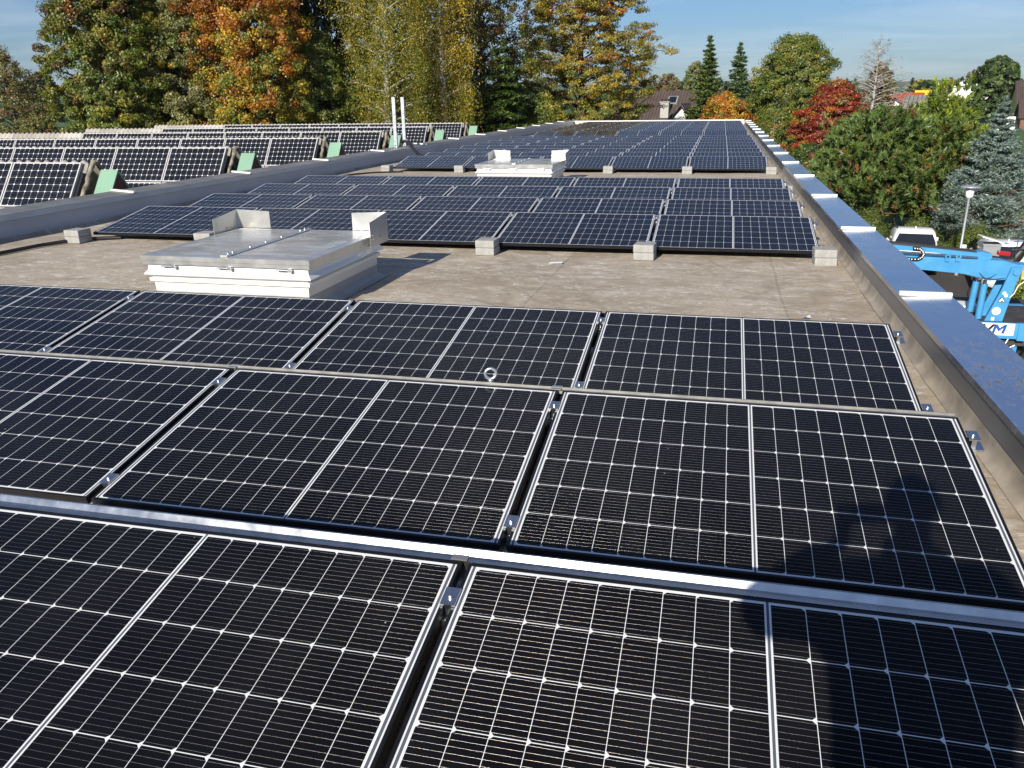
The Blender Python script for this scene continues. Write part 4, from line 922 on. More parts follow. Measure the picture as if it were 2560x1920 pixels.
def conifer(name, label, px, D, H, R, pal, wts, seed, tiers=26, per=9, blade=.22, base=.06, droop=.35, bl_per_m=46, width=.22, pos=None, dead=0., cat='tree', narrow=1., group=None, barkm='pine_bark', upcurl=.0, prof=None, fan=.28):
    rg = np.random.default_rng(seed); x0, y0 = pos if pos else at(px, D); g0 = gz(x0, y0); root = thing(name, label, cat, (x0, y0, g0), group)
    b = MB(); b.tube([(x0, y0, g0), (x0+.02, y0, g0+.5*H), (x0, y0, g0+H*.995)], [.016*H+.06, .010*H+.04, .012], 8)
    C = []; N = []; T = []; HT = []
    for i in range(tiers):
        t = base+(1-base)*(i/(tiers-1))**1.02; rl0 = R*(((1-t)/(1-base))**.85 if prof is None else prof(t))+.10
        npr = max(4, int(per*(.55+.45*(1-t)))); a0 = rg.uniform(0, 6.28)
        for k in range(npr):
            a = a0+2*pi*k/npr+rg.uniform(-.35, .35); rl = rl0*rg.uniform(.55, 1.22); z0 = g0+t*H+rg.uniform(-.25, .25)*H/tiers
            d = np.array([cos(a), sin(a), 0]); pts = [np.array([x0, y0, z0])+d*rl*q+np.array([0, 0, rl*(-droop*q*(1-.45*q)*1.0+upcurl*q*q)]) for q in np.linspace(0, 1, 6)]
            b.tube(pts, [.02+.018*rl*(1-q) if q < 1 else .006 for q in np.linspace(0, 1, 6)], 4, cap=False)
            isdead = t < dead and rg.random() < .9-(t/dead)*.6 if dead else False
            if isdead:
                for _ in range(8):
                    q = rg.uniform(.3, 1); j = min(4, int(q*5)); p = pts[j]; dv = rg.normal(size=3)*np.array([1, 1, .35]); dv = dv/np.linalg.norm(dv)*rl*.28; b.tube([p, p+dv], [.010, .004], 3, cap=False)
                if rg.random() < .7: continue
            n = int(bl_per_m*rl*1.5)+6; q = rg.random(n)**.75; f = q*5; j = np.minimum(4, f.astype(int)); PT = np.array(pts); c = PT[j]+(PT[j+1]-PT[j])*(f-j)[:, None]
            side = np.array([-sin(a), cos(a), 0]); sw = rg.normal(size=n)*fan*rl*(.25+.9*q*(1-.5*q))
            c = c+side*sw[:, None]+np.array([0, 0, 1])*(rg.normal(size=n)*.045*rl-np.abs(sw)*.18)[:, None]+d*np.abs(sw)[:, None]*.3
            td = d*.8+side*np.sign(sw)[:, None]*rg.uniform(.2, 1.1, n)[:, None]+rg.normal(size=(n, 3))*.3+np.array([0, 0, .25+upcurl])
            C.append(c); N.append(rg.normal(size=(n, 3))*.6+np.array([0, 0, .9])); T.append(td); HT.append(np.full(n, t))
    b.build('trunk', M[barkm], root)
    C = np.concatenate(C); N = np.concatenate(N); T = np.concatenate(T); HT = np.concatenate(HT)
    col = colours(len(C), pal, wts, rg, HT)*np.clip(rg.normal(1, .22, (len(C), 1)), .4, 1.7)
    leaf_object('crown', C, blade*rg.uniform(.6, 1.35, len(C)), N, col, root, width, T); return root
def pine(label, pos, H, R, pal, wts, seed, tufts=900, blades=15, base=.28, tl=.34, name='pine_tree', prof=None, dead=.0, lean=(0, 0)):
    rg = np.random.default_rng(seed); x0, y0 = pos; g0 = gz(x0, y0); root = thing(name, label, 'tree', (x0, y0, g0), 'pines by the parking lot')
    tr = [np.array([x0+lean[0]*t*H+.15*sin(4*t+seed), y0+lean[1]*t*H+.12*cos(3*t), g0+t*H*.96]) for t in np.linspace(0, 1, 9)]
    b = MB(); b.tube(tr, [.17*(1-.85*t)+.02 for t in np.linspace(0, 1, 9)], 8)
    prof = prof or (lambda t: sin(pi*min(1, max(0, .12+.88*t)))**.55)
    limbs = []; az = rg.uniform(0, 6)
    for i in range(64):
        t = base*.5+(1-base*.5)*((i+.5)/64); az += 2.4; rl = max(.35, R*prof((t-base*.5)/(1-base*.5))*(1+.18*sin(3*az+seed)+.14*sin(2*az+6*t)))*rg.uniform(.7, 1.1)
        f = t*8; j = min(7, int(f)); s = tr[j]+(tr[j+1]-tr[j])*(f-j); e = s+np.array([cos(az)*rl, sin(az)*rl, rl*(.02+.22*t)]); md = (s+e)/2-np.array([0, 0, .10*rl])
        pts = [(1-q)**2*s+2*q*(1-q)*md+q*q*e for q in np.linspace(0, 1, 6)]; b.tube(pts, [max(.008, .045*(1-q)+.008) for q in np.linspace(0, 1, 6)], 5, cap=False); limbs.append((pts, rl, t, az))
        for _ in range(5 if t < base*1.5 else 2):
            q = rg.integers(1, 5); dv = rg.normal(size=3)*np.array([1, 1, .5]); dv = dv/np.linalg.norm(dv)*rl*rg.uniform(.2, .45); b.tube([pts[q], pts[q]+dv*.5+np.array([0, 0, -.04]), pts[q]+dv], [.014, .009, .004], 3, cap=False)
    b.build('trunk', M['pine_bark'], root)
    pr = np.array([l[1]**1.7*(1. if l[2] > base else .22) for l in limbs]); pr /= pr.sum(); C = []; N = []; T = []; COLS = []
    for _ in range(tufts):
        pts, rl, t, a = limbs[rg.choice(len(limbs), p=pr)]; q = 1-.55*rg.random()**1.2; f = min(4.999, q*5); j = int(f); c = pts[j]+(pts[j+1]-pts[j])*(f-j)+rg.normal(size=3)*np.array([.28, .28, .20])*max(.7, rl*.45)
        ax = np.array([cos(a)*.55, sin(a)*.55, .75])+rg.normal(size=3)*.35; ax /= np.linalg.norm(ax); ln = tl*rg.uniform(.7, 1.35); n = int(blades*rg.uniform(.8, 1.3))
        u = rg.random(n); sp = rg.normal(size=(n, 3)); sp -= ax*(sp@ax)[:, None]; sp /= np.linalg.norm(sp, axis=1, keepdims=True)
        dirs = ax*(.75)+sp*rg.uniform(.35, .8, n)[:, None]; C.append(c+ax*(u*ln)[:, None]+dirs*.07); T.append(dirs); N.append(np.cross(dirs, rg.normal(size=(n, 3))))
        tt = np.array([t]); k = colours(1, pal, wts, rg, tt)[0]
        if dead and rg.random() < dead*max(0, 1.25-t*1.6): k = np.array(PAL['tan'])*rg.uniform(.7, 1.1)
        COLS.append(k*np.clip(rg.normal(1., .16), .6, 1.4)*np.clip(rg.normal(1, .2, (n, 1)), .5, 1.6))
    C = np.concatenate(C); leaf_object('crown', C, np.random.default_rng(seed).uniform(.22, .36, len(C))*tl/.34, np.concatenate(N), np.concatenate(COLS), root, .15, np.concatenate(T)); return root

G1 = lambda t: np.sin(pi*np.clip(.08+.92*t, 0, 1)**.8)**.5
COLUMN = lambda t: (1-np.clip((t-.80)/.2, 0, 1)**2*.75)*np.clip(.55+t*3, 0, 1)
hi = lambda a, k=10: (lambda t: 1/(1+np.exp(-(t-a)*k)))
lo = lambda a, k=10: (lambda t: 1/(1+np.exp((t-a)*k)))
def scaled(f, k): return lambda t: f(t)*k
TW = 'trees in the wall of autumn trees behind the roofs'
broad('beech_tree', 'green and bronze tree at the left end of the tree wall', 238, 50, 15.5, 2.3, ['green', 'olive', 'leaf', 'yg', 'bronze', 'rust'], [.7, 1.1, .9, .45, scaled(hi(.62, 14), 1.3), scaled(hi(.5, 8), .35)], 21, clumps=560, per=58, leaf=.20, prof=COLUMN, base=.06, group=TW)
broad('hornbeam_tree', 'olive green tree right of the bronze end tree', 330, 54, 15.5, 2.7, ['olive', 'leaf', 'green', 'yg', 'bronze'], [1.3, .9, .5, .4, .15], 22, clumps=520, per=58, leaf=.20, prof=COLUMN, base=.08, group=TW)
broad('willow_tree', 'greyish olive tree left of the orange beech', 400, 50, 12.6, 2.2, ['grey', 'olive', 'leaf', 'yellow'], [1.3, .8, .35, .10], 23, clumps=430, per=52, leaf=.17, prof=G1, base=.10, droop=.35, group=TW)
broad('maple_tree', 'dark blue green tree top rising behind the greyish olive tree', 455, 60, 17.5, 3.2, ['dark', 'green', 'blue'], [1.3, .7, .10], 24, clumps=420, per=52, leaf=.23, prof=G1, base=.12, group=TW)
broad('copper_beech', 'large orange and rust beech, the brightest tree of the wall', 545, 49, 15.0, 3.25, ['rust', 'orange', 'yellow', 'yg', 'leaf', 'green'], [scaled(hi(.62, 11), 2.4), scaled(hi(.5, 6), 1.6), .45, scaled(lo(.66, 9), 1.3), scaled(lo(.58, 9), 1.2), scaled(lo(.45, 9), .7)], 25, clumps=620, per=62, leaf=.19, prof=COLUMN, base=.07, group=TW)
broad('linden_tree', 'tall dark green tree right of the orange beech', 700, 57, 17.0, 3.2, ['dark', 'green', 'olive', 'paleblue'], [1.5, .7, .25, .06], 26, clumps=500, per=54, leaf=.24, prof=COLUMN, base=.08, group=TW)
broad('alder_tree', 'lower dull olive tree before the tall dark green tree', 690, 49.5, 9.6, 2.1, ['olive', 'leaf', 'green'], [1.2, .7, .5], 27, clumps=360, per=52, leaf=.18, prof=G1, base=.06, group=TW)
broad('birch_tree', 'yellow green birch with hanging twigs behind the two steel posts', 832, 48.5, 14.6, 2.35, ['yg', 'olive', 'yellow', 'leaf'], [1.2, .9, scaled(hi(.7, 8), .9), .45], 28, n_limb=50, clumps=330, per=62, leaf=.135, prof=COLUMN, base=.10, barkm='birch_bark', droop=.35, strands=True, group=TW, dense=.55)
broad('birch_tree', 'golden yellow birch right of the yellow green one', 955, 51, 15.0, 1.75, ['yellow', 'yg', 'olive', 'leaf'], [scaled(hi(.5, 8), 1.9), 1.0, .7, scaled(lo(.5, 8), .8)], 29, n_limb=46, clumps=230, per=58, leaf=.14, prof=COLUMN, base=.12, barkm='birch_bark', droop=.35, strands=True, group=TW, dense=.5)
broad('oak_tree', 'brownish thin topped tree between the golden birch and the spreading beech', 1042, 57, 15.2, 3.3, ['brown', 'olive', 'green', 'yg'], [scaled(hi(.6, 8), 1.2), 1.0, scaled(lo(.5, 8), 1.2), .2], 30, clumps=400, per=46, leaf=.20, prof=COLUMN, base=.08, gap=.05, group=TW, bare=1)
broad('ash_tree', 'dark shaded tree behind the golden birch', 905, 60, 15.5, 3.6, ['dark', 'green', 'olive'], [1.3, .8, .5], 43, clumps=420, per=50, leaf=.25, prof=COLUMN, base=.06, group=TW)
conifer('spruce_tree', 'low dark green conifer with layered sprays before the spreading beech', 1092, 54, 9.4, 3.0, ['dark', 'green', 'leaf'], [.7, 1.2, .5], 31, tiers=20, per=10, blade=.30, droop=.30, bl_per_m=130, width=.36, group=TW)
broad('spreading_beech', 'big yellow and orange tree with an airy top left of the brown house', 1254, 62, 15.6, 4.9, ['yg', 'yellow', 'olive', 'orange', 'green', 'brown', 'rust'], [1.5, scaled(lo(.75, 5), .8), 1.2, scaled(hi(.45, 8), .45), scaled(lo(.38, 9), 1.3), scaled(hi(.5, 8), .45), scaled(hi(.62, 10), .15)], 32, n_limb=78, clumps=660, per=56, leaf=.20, prof=lambda t: np.clip(1.08-np.abs(t-.36)*1.05, 0, 1)**.85*np.clip(t*3.2+.45, 0, 1), base=.10, gap=.08, group=TW, bare=1, dense=.52, flat=.42, fill=.42)
broad('shrub', 'yellow green understorey bush at the foot of the spreading beech', 1180, 57, 6.2, 1.9, ['yg', 'leaf', 'green', 'yellow'], [.8, 1., .8, .3], 44, n_limb=30, clumps=200, per=46, leaf=.19, prof=G1, base=.05, cat='shrub', group=TW)
# ---- right-hand trees
conifer('spruce_tree', 'narrow dark spruce right of the brown house', 1528, 74, 10.6, 2.1, ['pine', 'dark', 'olive'], [1., .6, .35], 33, tiers=34, per=11, blade=.34, droop=.55, bl_per_m=110, width=.32, upcurl=.15)
conifer('spruce_tree', 'bluish spruce just behind the narrow dark one', 1594, 82, 10.4, 2.5, ['pine', 'dark', 'blue'], [.8, .5, .35], 34, tiers=30, per=11, blade=.36, droop=.45, bl_per_m=110, width=.32)
broad('poplar_tree', 'slim grey green poplar far behind the narrow spruce', 1503, 150, 10.6, 1.9, ['grey', 'olive', 'green'], [1., .6, .5], 35, n_limb=40, clumps=170, per=34, leaf=.34, prof=COLUMN, base=.1)
broad('cherry_bush', 'orange autumn bush under the bluish spruce, beyond the roof end', 1575, 66, 6.4, 2.3, ['orange', 'yellow', 'rust', 'leaf', 'green'], [1.3, .7, .5, .35, scaled(lo(.5, 8), .6)], 36, n_limb=36, clumps=260, per=44, leaf=.21, prof=G1, base=.06, cat='shrub')
broad('oak_tree', 'broad green tree with loose leafy top in the middle of the right side', 1712, 67, 10.3, 3.5, ['leaf', 'green', 'olive', 'yg'], [1.2, 1.1, .8, .35], 37, n_limb=60, clumps=600, per=54, leaf=.21, prof=lambda t: np.sin(pi*np.clip(.10+.88*t, 0, 1)**.8)**.55, base=.04, bare=1, flat=.7)
broad('mixed_shrub', 'green shrub with rusty sprays along the right coping', 1690, 55, 5.2, 2.3, ['green', 'leaf', 'rust', 'yg', 'yellow'], [1.2, .9, .35, .25, .12], 38, n_limb=34, clumps=300, per=46, leaf=.18, prof=G1, base=.03, cat='shrub')
broad('mixed_shrub', 'dark low shrub between the red maple and the right coping', 1765, 50, 3.6, 1.9, ['green', 'dark', 'leaf', 'rust'], [1., .9, .6, .12], 45, n_limb=26, clumps=200, per=44, leaf=.17, prof=G1, base=.03, cat='shrub')
conifer('young_conifer', 'young conifer with a bare pale leading shoot by the coping', 1680, 48, 5.6, .95, ['green', 'leaf', 'pine'], [1., .5, .5], 39, tiers=12, per=7, blade=.17, bl_per_m=44, prof=lambda t: max(0, (.74-t))/.7, droop=.25)
broad('red_maple', 'bright red maple beside the pines', 1802, 54, 7.0, 2.35, ['red', 'crimson', 'orange', 'leaf', 'olive'], [1.3, .8, .45, scaled(lo(.5, 9), 1.1), .28], 40, n_limb=44, clumps=330, per=44, leaf=.19, prof=G1, base=.12, flat=.45)
broad('birch_tree', 'nearly bare white birch with fine hanging twigs', 1886, 75, 10.7, 2.1, ['grey', 'tan', 'yellow'], [1, .7, .4], 41, fill=0, n_limb=64, clumps=38, per=26, leaf=.12, prof=lambda t: .35+.75*np.sin(pi*np.clip(t, 0, 1)**1.2)*(1-.4*np.clip((t-.85)/.15, 0, 1)), base=.36, barkm='birch_bark', droop=.6, strands=True, bare=4, trunk_r=.20)
broad('ivy_tree', 'brown leaved tree behind the bare birch', 1892, 84, 8.7, 1.9, ['brown', 'olive', 'bronze'], [1., .8, .6], 42, n_limb=36, clumps=190, per=40, leaf=.25, prof=G1, base=.08)
pine('big dark green pine leaning over the coping, left of the lime pine', (6.6, 42.6), 5.85, 3.0, ['pine', 'dark', 'leaf', 'tan'], [1.6, .3, .3, .02], 51, tufts=2300, blades=34, tl=.36, base=.26, dead=.06)
pine('dark pine with rusty dead needles beside the street lamp', (9.2, 42.2), 5.3, 2.6, ['pine', 'leaf', 'dark', 'tan', 'olive'], [1.3, .5, .4, .06, .4], 52, tufts=1500, blades=32, tl=.36, base=.22, dead=.16)
pine('taller lime green pine behind the two dark pines', at(2046, 45.5), 7.0, 2.3, ['lime', 'leaf', 'pine', 'tan'], [1.3, .9, .3, .05], 53, tufts=1900, blades=32, tl=.40, base=.2, prof=lambda t: max(.12, (1-t)**.6*min(1, .5+2*t)))
conifer('blue_spruce', 'silvery blue spruce with dead brown lower branches', None, None, 6.35, 1.75, ['paleblue', 'blue', 'pine'], [1.6, 1.1, .15], 54, tiers=26, per=12, blade=.17, base=.14, droop=.22, bl_per_m=300, width=.24, pos=(10.3, 38.6), dead=.46, upcurl=.22, fan=.24, prof=lambda t: min(1., (1-t)*1.35)*(.75+.25*min(1, t*3)))
conifer('spruce_tree', 'half cut spruce edge with drooping brown twigs at the right border', None, None, 5.0, 2.2, ['pine', 'olive', 'tan'], [1., .8, .3], 55, tiers=14, per=9, blade=.17, base=.10, droop=.35, bl_per_m=110, width=.26, pos=(13.6, 37.5), dead=.16)
for (x, y), H, R, lab, sd_ in (((7.35, 35.8), 1.5, .9, 'small leafy bush right of the white estate car', 61), ((5.2, 36.6), 1.7, 1.1, 'small leafy bush left of the white estate car', 62), ((8.9, 27.6), 1.35, 1.15, 'bright green bush behind the boom lift deck', 63), ((9.3, 36.2), 1.2, 1.0, 'low bush between lamp and spruce trunk', 64)):
    broad('bush', lab, None, None, H, R, ['leaf', 'green', 'yg', 'lime'] if sd_ == 63 else ['green', 'leaf', 'olive'], [1, .6, .3, .8] if sd_ == 63 else [1, .8, .5], sd_, n_limb=22, clumps=110, per=34, leaf=.085, prof=G1, base=.03, cat='bush', pos=(x, y), trunk_r=.03)
# ---- left edge and far trees
broad('apple_tree', 'thin grey brown tree at the left photo edge', 22, 68, 9.2, 2.3, ['grey', 'brown', 'olive', 'tan'], [1., .5, .8, .15], 71, n_limb=44, clumps=170, per=34, leaf=.19, prof=G1, base=.12, gap=.1, bare=2)
broad('apple_tree', 'low brownish bush tree at the left edge, above the white corrugated ridge', 58, 62, 5.2, 2.0, ['brown', 'olive', 'grey', 'green'], [.8, 1., .6, .5], 72, n_limb=30, clumps=150, per=36, leaf=.17, prof=G1, base=.06, bare=1)
broad('field_tree', 'round dark tree standing in the far green field on the left', 92, 140, 9.0, 2.6, ['brown', 'dark', 'olive'], [.8, 1., .5], 73, n_limb=30, clumps=120, per=34, leaf=.36, prof=G1, base=.25)
broad('field_tree', 'small pale tree left of the round dark field tree', 62, 170, 8.0, 2.2, ['grey', 'olive', 'brown'], [1., .6, .4], 74, n_limb=26, clumps=80, per=30, leaf=.42, prof=G1, base=.15)
broad('round_tree', 'far round dark green tree beside the white barn', 2153, 188, 11.9, 4.4, ['dark', 'green', 'pine'], [1., 1., .5], 75, n_limb=44, clumps=380, per=44, leaf=.52, prof=lambda t: np.sin(pi*np.clip(.05+.93*t, 0, 1)**.85)**.5, base=.06, flat=.8)
broad('grey_tree', 'bare looking grey brown tree left of the round dark tree', 2098, 260, 10.6, 4.0, ['grey', 'brown', 'tan'], [1., .9, .2], 76, n_limb=30, clumps=90, per=30, leaf=.5, prof=G1, base=.15, bare=1)
broad('grey_tree', 'grey brown tree showing above the brown house roof', 1440, 190, 9.2, 4.2, ['brown', 'grey', 'tan'], [1., .9, .2], 77, n_limb=34, clumps=130, per=32, leaf=.42, prof=G1, base=.1, bare=1)
# the far wood along the horizon, one mass
def far_wood():
    rg = np.random.default_rng(90); C = []; N = []; K = []
    for i in range(150):
        px = rg.uniform(1385, 2260); D = rg.uniform(330, 620)
        if i > 115: px = rg.uniform(-60, 130)
        x, y = at(px, D); g = gz(x, y); h = rg.uniform(5, 9.5); r = rg.uniform(1.8, 4.2); con = rg.random() < .35
        n = 120; u = rg.random(n); a = rg.uniform(0, 6.28, n); rr = r*np.sqrt(rg.random(n))*((1-u) if con else np.sin(pi*np.clip(.1+.85*u, 0, 1))**.6)
        C.append(np.stack([x+rr*np.cos(a), y+rr*np.sin(a), g+h*u], 1)); N.append(rg.normal(size=(n, 3))+np.array([0, -.5, .5])); c = PAL[['green', 'olive', 'brown', 'grey', 'dark', 'yg'][rg.integers(0, 6) if not con else 4]]; K.append(np.array(c)*rg.uniform(.7, 1.2, (n, 1)))
    root = bpy.data.objects.new('tmp', None); root.location = (0, 0, 0)
    C = np.concatenate(C); o = leaf_object('distant_wood', C, rg.uniform(1.0, 2.2, len(C)), np.concatenate(N), np.concatenate(K), root, .8); o.parent = None; bpy.data.objects.remove(root); return o
tag(far_wood(), 'far line of mixed trees along the horizon', 'wood', kind='stuff')

# ================================================================== FAR HOUSES, FENCE
M['tile_brown'] = None
def tiles(name, a, b_, pit=.30):
    t = NT(name); o = t.co(); s = t.n.new('ShaderNodeSeparateXYZ'); t.put(s.inputs[0], o); f = t.ma('FRACT', t.ma('DIVIDE', s.outputs[0], pit)); n = t.noise(o, 1.2, 5)
    c = t.mix(t.rng(n, .35, .65), a, b_); c = t.mix(t.ma('LESS_THAN', f, .22), c, tuple(v*.45 for v in a)); return t.set(col=c, rough=.8)
M['tile_brown'] = tiles('brown_tiles', (.060, .040, .034), (.085, .058, .05)); M['tile_red'] = tiles('red_tiles', (.30, .062, .032), (.38, .09, .045)); M['tile_grey'] = tiles('grey_roof', (.15, .14, .125), (.22, .205, .185), .9)
M['house_white'] = simple('house_white', (.80, .79, .76), .8, 0, .03, .6); M['wood_red'] = simple('weathered_boards', (.17, .085, .05), .85, 0, .3, 1.4); M['pale_yellow'] = simple('pale_yellow_wall', (.62, .50, .22), .8, 0, .05, .6); M['roof_yellow'] = simple('yellow_sheet', (.75, .50, .02), .6, 0, .06, .5)
def house(name, label, px, D, w, d, zeave, zridge, wall, roof, rz=0., over=.4, cat='house', gable_front=False, extra=None, group=None, zbase=None):
    """w across, d deep; ridge along the width unless gable_front."""
    x, y = at(px, D); g = gz(x, y) if zbase is None else zbase; r = thing(name, label, cat, (0, 0, 0), group)
    he, hr = zeave-g, zridge-g
    b = MB()
    if gable_front: b.prism([(-w/2, -.3), (w/2, -.3), (w/2, he), (0, hr), (-w/2, he)], 0, d, 'y')
    else: b.prism([(0, -.3), (d, -.3), (d, he), (d/2, hr), (0, he)], -w/2, w/2, 'x')
    b.build('wall', wall, r); b = MB(); th = .16
    if gable_front:
        sl = (hr-he)/(w/2); e = w/2+over; b.prism([(-e, hr-sl*e+.03), (0, hr+.03), (e, hr-sl*e+.03), (e, hr-sl*e+.03+th), (0, hr+.03+th), (-e, hr-sl*e+.03+th)], -over, d+over, 'y')
    else:
        sl = (hr-he)/(d/2); e = d/2+over; c = d/2; b.prism([(c-e, hr-sl*e+.03), (c, hr+.03), (c+e, hr-sl*e+.03), (c+e, hr-sl*e+.03+th), (c, hr+.03+th), (c-e, hr-sl*e+.03+th)], -w/2-over, w/2+over, 'x')
    rf = b.build('roof', roof, r)
    if extra: extra(r, rf, he, hr, w, d, sl)
    r.location = (x, y, g); r.rotation_euler = (0, 0, rz); return r
def brown_extra(r, rf, he, hr, w, d, sl):
    def on(x, z): return (x, d/2-(hr-z)/sl, z)           # point on the front slope
    q = on(-.35, hr-.95); a = math.atan(sl)
    b = MB(); b.obox((q[0], q[1]-.08, q[2]+.20), (1.0, 1.15, .10), (a, 0, 0)); f = b.build('roof_window', M['lamp_grey'], rf)
    b = MB(); b.obox((q[0], q[1]-.12, q[2]+.27), (.74, .88, .03), (a, 0, 0)); b.build('pane', M['car_glass'], f)
    q = on(-.75, hr-2.3); b = MB(); b.box(q[0]-.42, q[0]+.42, q[1]-.35, q[1]+.35, q[2]-.6, q[2]+1.35, bev=.03); b.box(q[0]-.5, q[0]+.5, q[1]-.45, q[1]+.45, q[2]+1.35, q[2]+1.45); ch = b.build('chimney', M['grey_wrap'], rf)
    b = MB()
    for dx in (-.35, 0, .35): b.lathe((q[0]+dx, q[1], q[2]+1.45), [(.12, 0), (.12, .22), (.15, .24)], 8)
    b.build('chimney_pot', M['deck'], ch)
    x0, x1, za = -.45, 3.35, hr-1.3; yb = -.9; xm = (x0+x1)/2; k = 1.15
    b = MB(); b.prism([(x0, 0), (x1, 0), (x1, za-k*(x1-xm)), (xm, za), (x0, za-k*(xm-x0))], yb, d/2, 'y'); b.build('gable_wall', M['house_white'], r)
    e = (x1-x0)/2+.45; b = MB(); b.prism([(xm-e, za-k*e+.05), (xm, za+.05), (xm+e, za-k*e+.05), (xm+e, za-k*e+.28), (xm, za+.28), (xm-e, za-k*e+.28)], yb-.6, d/2-.3, 'y'); b.build('gable_roof', M['tile_brown'], r)
house('brown_roofed_house', 'house with steep brown roof, chimney and white gable beyond the roof end', 1447, 86, 12, 9, -1.7, 2.0, M['house_white'], M['tile_brown'], radians(-9), extra=brown_extra)
def win_extra(n, z, wd=1., ht=1.1, front=-.02):
    def f(r, rf, he, hr, w, d, sl):
        for i in range(n):
            x = -w/2+w*(i+.5)/n; b = MB(); b.box(x-wd/2, x+wd/2, front-.03, front, z, z+ht); o = b.build('window', M['lamp_grey'], r); b = MB(); b.box(x-wd/2+.1, x+wd/2-.1, front-.05, front-.03, z+.1, z+ht-.1); b.build('pane', M['car_glass'], o)
    return f
VG = 'white houses in the far village'
house('white_house', 'long white house with a bright red roof left of the yellow roof', 1945, 265, 12.5, 8, -.6, 1.5, M['house_white'], M['tile_red'], radians(-8), extra=win_extra(4, 1.2), group=VG)
house('white_house', 'white house with a dark gable roof in front of the red one', 1938, 235, 6.5, 7, -2.2, -.1, M['house_white'], M['tile_brown'], radians(-12), gable_front=True, extra=win_extra(2, 1.0), group=VG)
house('white_house', 'small white house with reddish roof at the right of the long one', 1972, 242, 5.0, 6, -.9, .6, M['house_white'], M['tile_red'], radians(10), extra=win_extra(2, 1.2), group=VG)
house('low_shed', 'low brown shed left of the white houses, under the birch', 1918, 215, 7, 6, -2.4, -1.3, M['house_white'], M['tile_brown'], radians(-5))
house('yellow_roofed_hut', 'small hut with a bright yellow roof in the far village', 2004, 300, 5.6, 5, 0.3, 2.2, M['wood_red'], M['roof_yellow'], radians(-6))
def barn_extra(r, rf, he, hr, w, d, sl):
    b = MB(); b.box(1.0, 2.3, -.06, -.02, hr-2.0, hr-1.1); b.build('vent_window', M['lamp_grey'], r)
    b = MB(); b.prism([(-5.2, 2.05), (-5.2, 2.2), (-.02, 3.1), (-.02, 2.95)], -w/2+.5, w/2+3, 'x'); b.build('lean_to_roof', M['tile_brown'], r)
    b = MB(); b.box(-w/2+.8, w/2+2.6, -4.9, -.05, -.3, 2.1); b.build('board_wall', M['wood_red'], r)
house('barn', 'white gabled barn with a board lean-to across the field', 2088, 225, 13, 22, 1.2, 4.6, M['house_white'], M['tile_grey'], radians(-14), gable_front=True, cat='barn', extra=barn_extra)
house('open_shed', 'low grey roofed open shed left of the barn', 2028, 228, 14, 9, -1.9, .9, M['wood_red'], M['tile_grey'], radians(-16), cat='shed')
house('farmhouse', 'brown roofed farmhouse with a pale yellow wall at the right photo edge', 2292, 175, 12, 9, .3, 3.2, M['pale_yellow'], M['tile_brown'], radians(-10), extra=win_extra(3, 1.2))
house('low_shed', 'low brown roofed shed before the yellow farmhouse', 2290, 160, 9, 6, -2.2, .2, M['wood_red'], M['tile_brown'], radians(-10))
# tractor by the farmhouse
tx, ty = at(2187, 150); g = gz(tx, ty); o = thing('tractor', 'small red tractor with a pale load by the far farmhouse', 'tractor', (tx, ty, g))
M['tractor_red'] = simple('tractor_red', (.42, .04, .03), .4, 0, .05, 2)
b = MB(); b.box(tx-1.6, tx+.1, ty-.4, ty+.4, g+.7, g+1.45, bev=.1); b.box(tx-.2, tx+1.2, ty-.6, ty+.6, g+.7, g+1.1, bev=.08); b.build('body', M['tractor_red'], o)
b = MB(); b.box(tx-.1, tx+1.1, ty-.55, ty+.55, g+1.1, g+2.3, bev=.12); b.build('cab', M['house_white'], o)
for dx, rw in ((.7, .75), (-1.2, .45)):
    for s_ in (-.75, .75):
        b = MB(); b.tube([(tx+dx, ty+s_-.2, g+rw), (tx+dx, ty+s_+.2, g+rw)], rw, 16); w_ = b.build('wheel', M['tyre'], o); b = MB(); b.tube([(tx+dx, ty+s_-.22, g+rw), (tx+dx, ty+s_+.22, g+rw)], rw*.5, 12); b.build('rim', M['white_paint'], w_)
# paddock fence
def gp(px, py):
    d = RIGHT*(px*1.15732-1280)/FOC - UP*(py*1.15732-960)/FOC + FWD; den = d[2]+.0151*d[0]-.0113*d[1]; t = (-5.28-.0151*CAM[0]+.0113*CAM[1]-CAM[2])/den; q = CAM+t*d; return Vector((float(q[0]), float(q[1]), gz(q[0], q[1])))
M['old_wood'] = simple('old_wood', (.10, .08, .06), .85, 0, .25, 3)
o = thing('paddock_fence', 'dark wooden rail fence along the sandy paddock at the right edge', 'fence', gp(2170, 430))
A, B = gp(2148, 412), gp(2260, 478); n = 5
for i in range(n+1):
    p_ = A.lerp(B, i/n); b = MB(); b.cyl(p_, p_+Vector((0, 0, 1.25)), .075, 8); b.build('post', M['old_wood'], o)
for z in (.55, 1.05):
    b = MB(); b.tube([A+Vector((0, 0, z)), A.lerp(B, .5)+Vector((0, 0, z-.03)), B+Vector((0, 0, z))], .055, 6); b.build('rail', M['old_wood'], o)

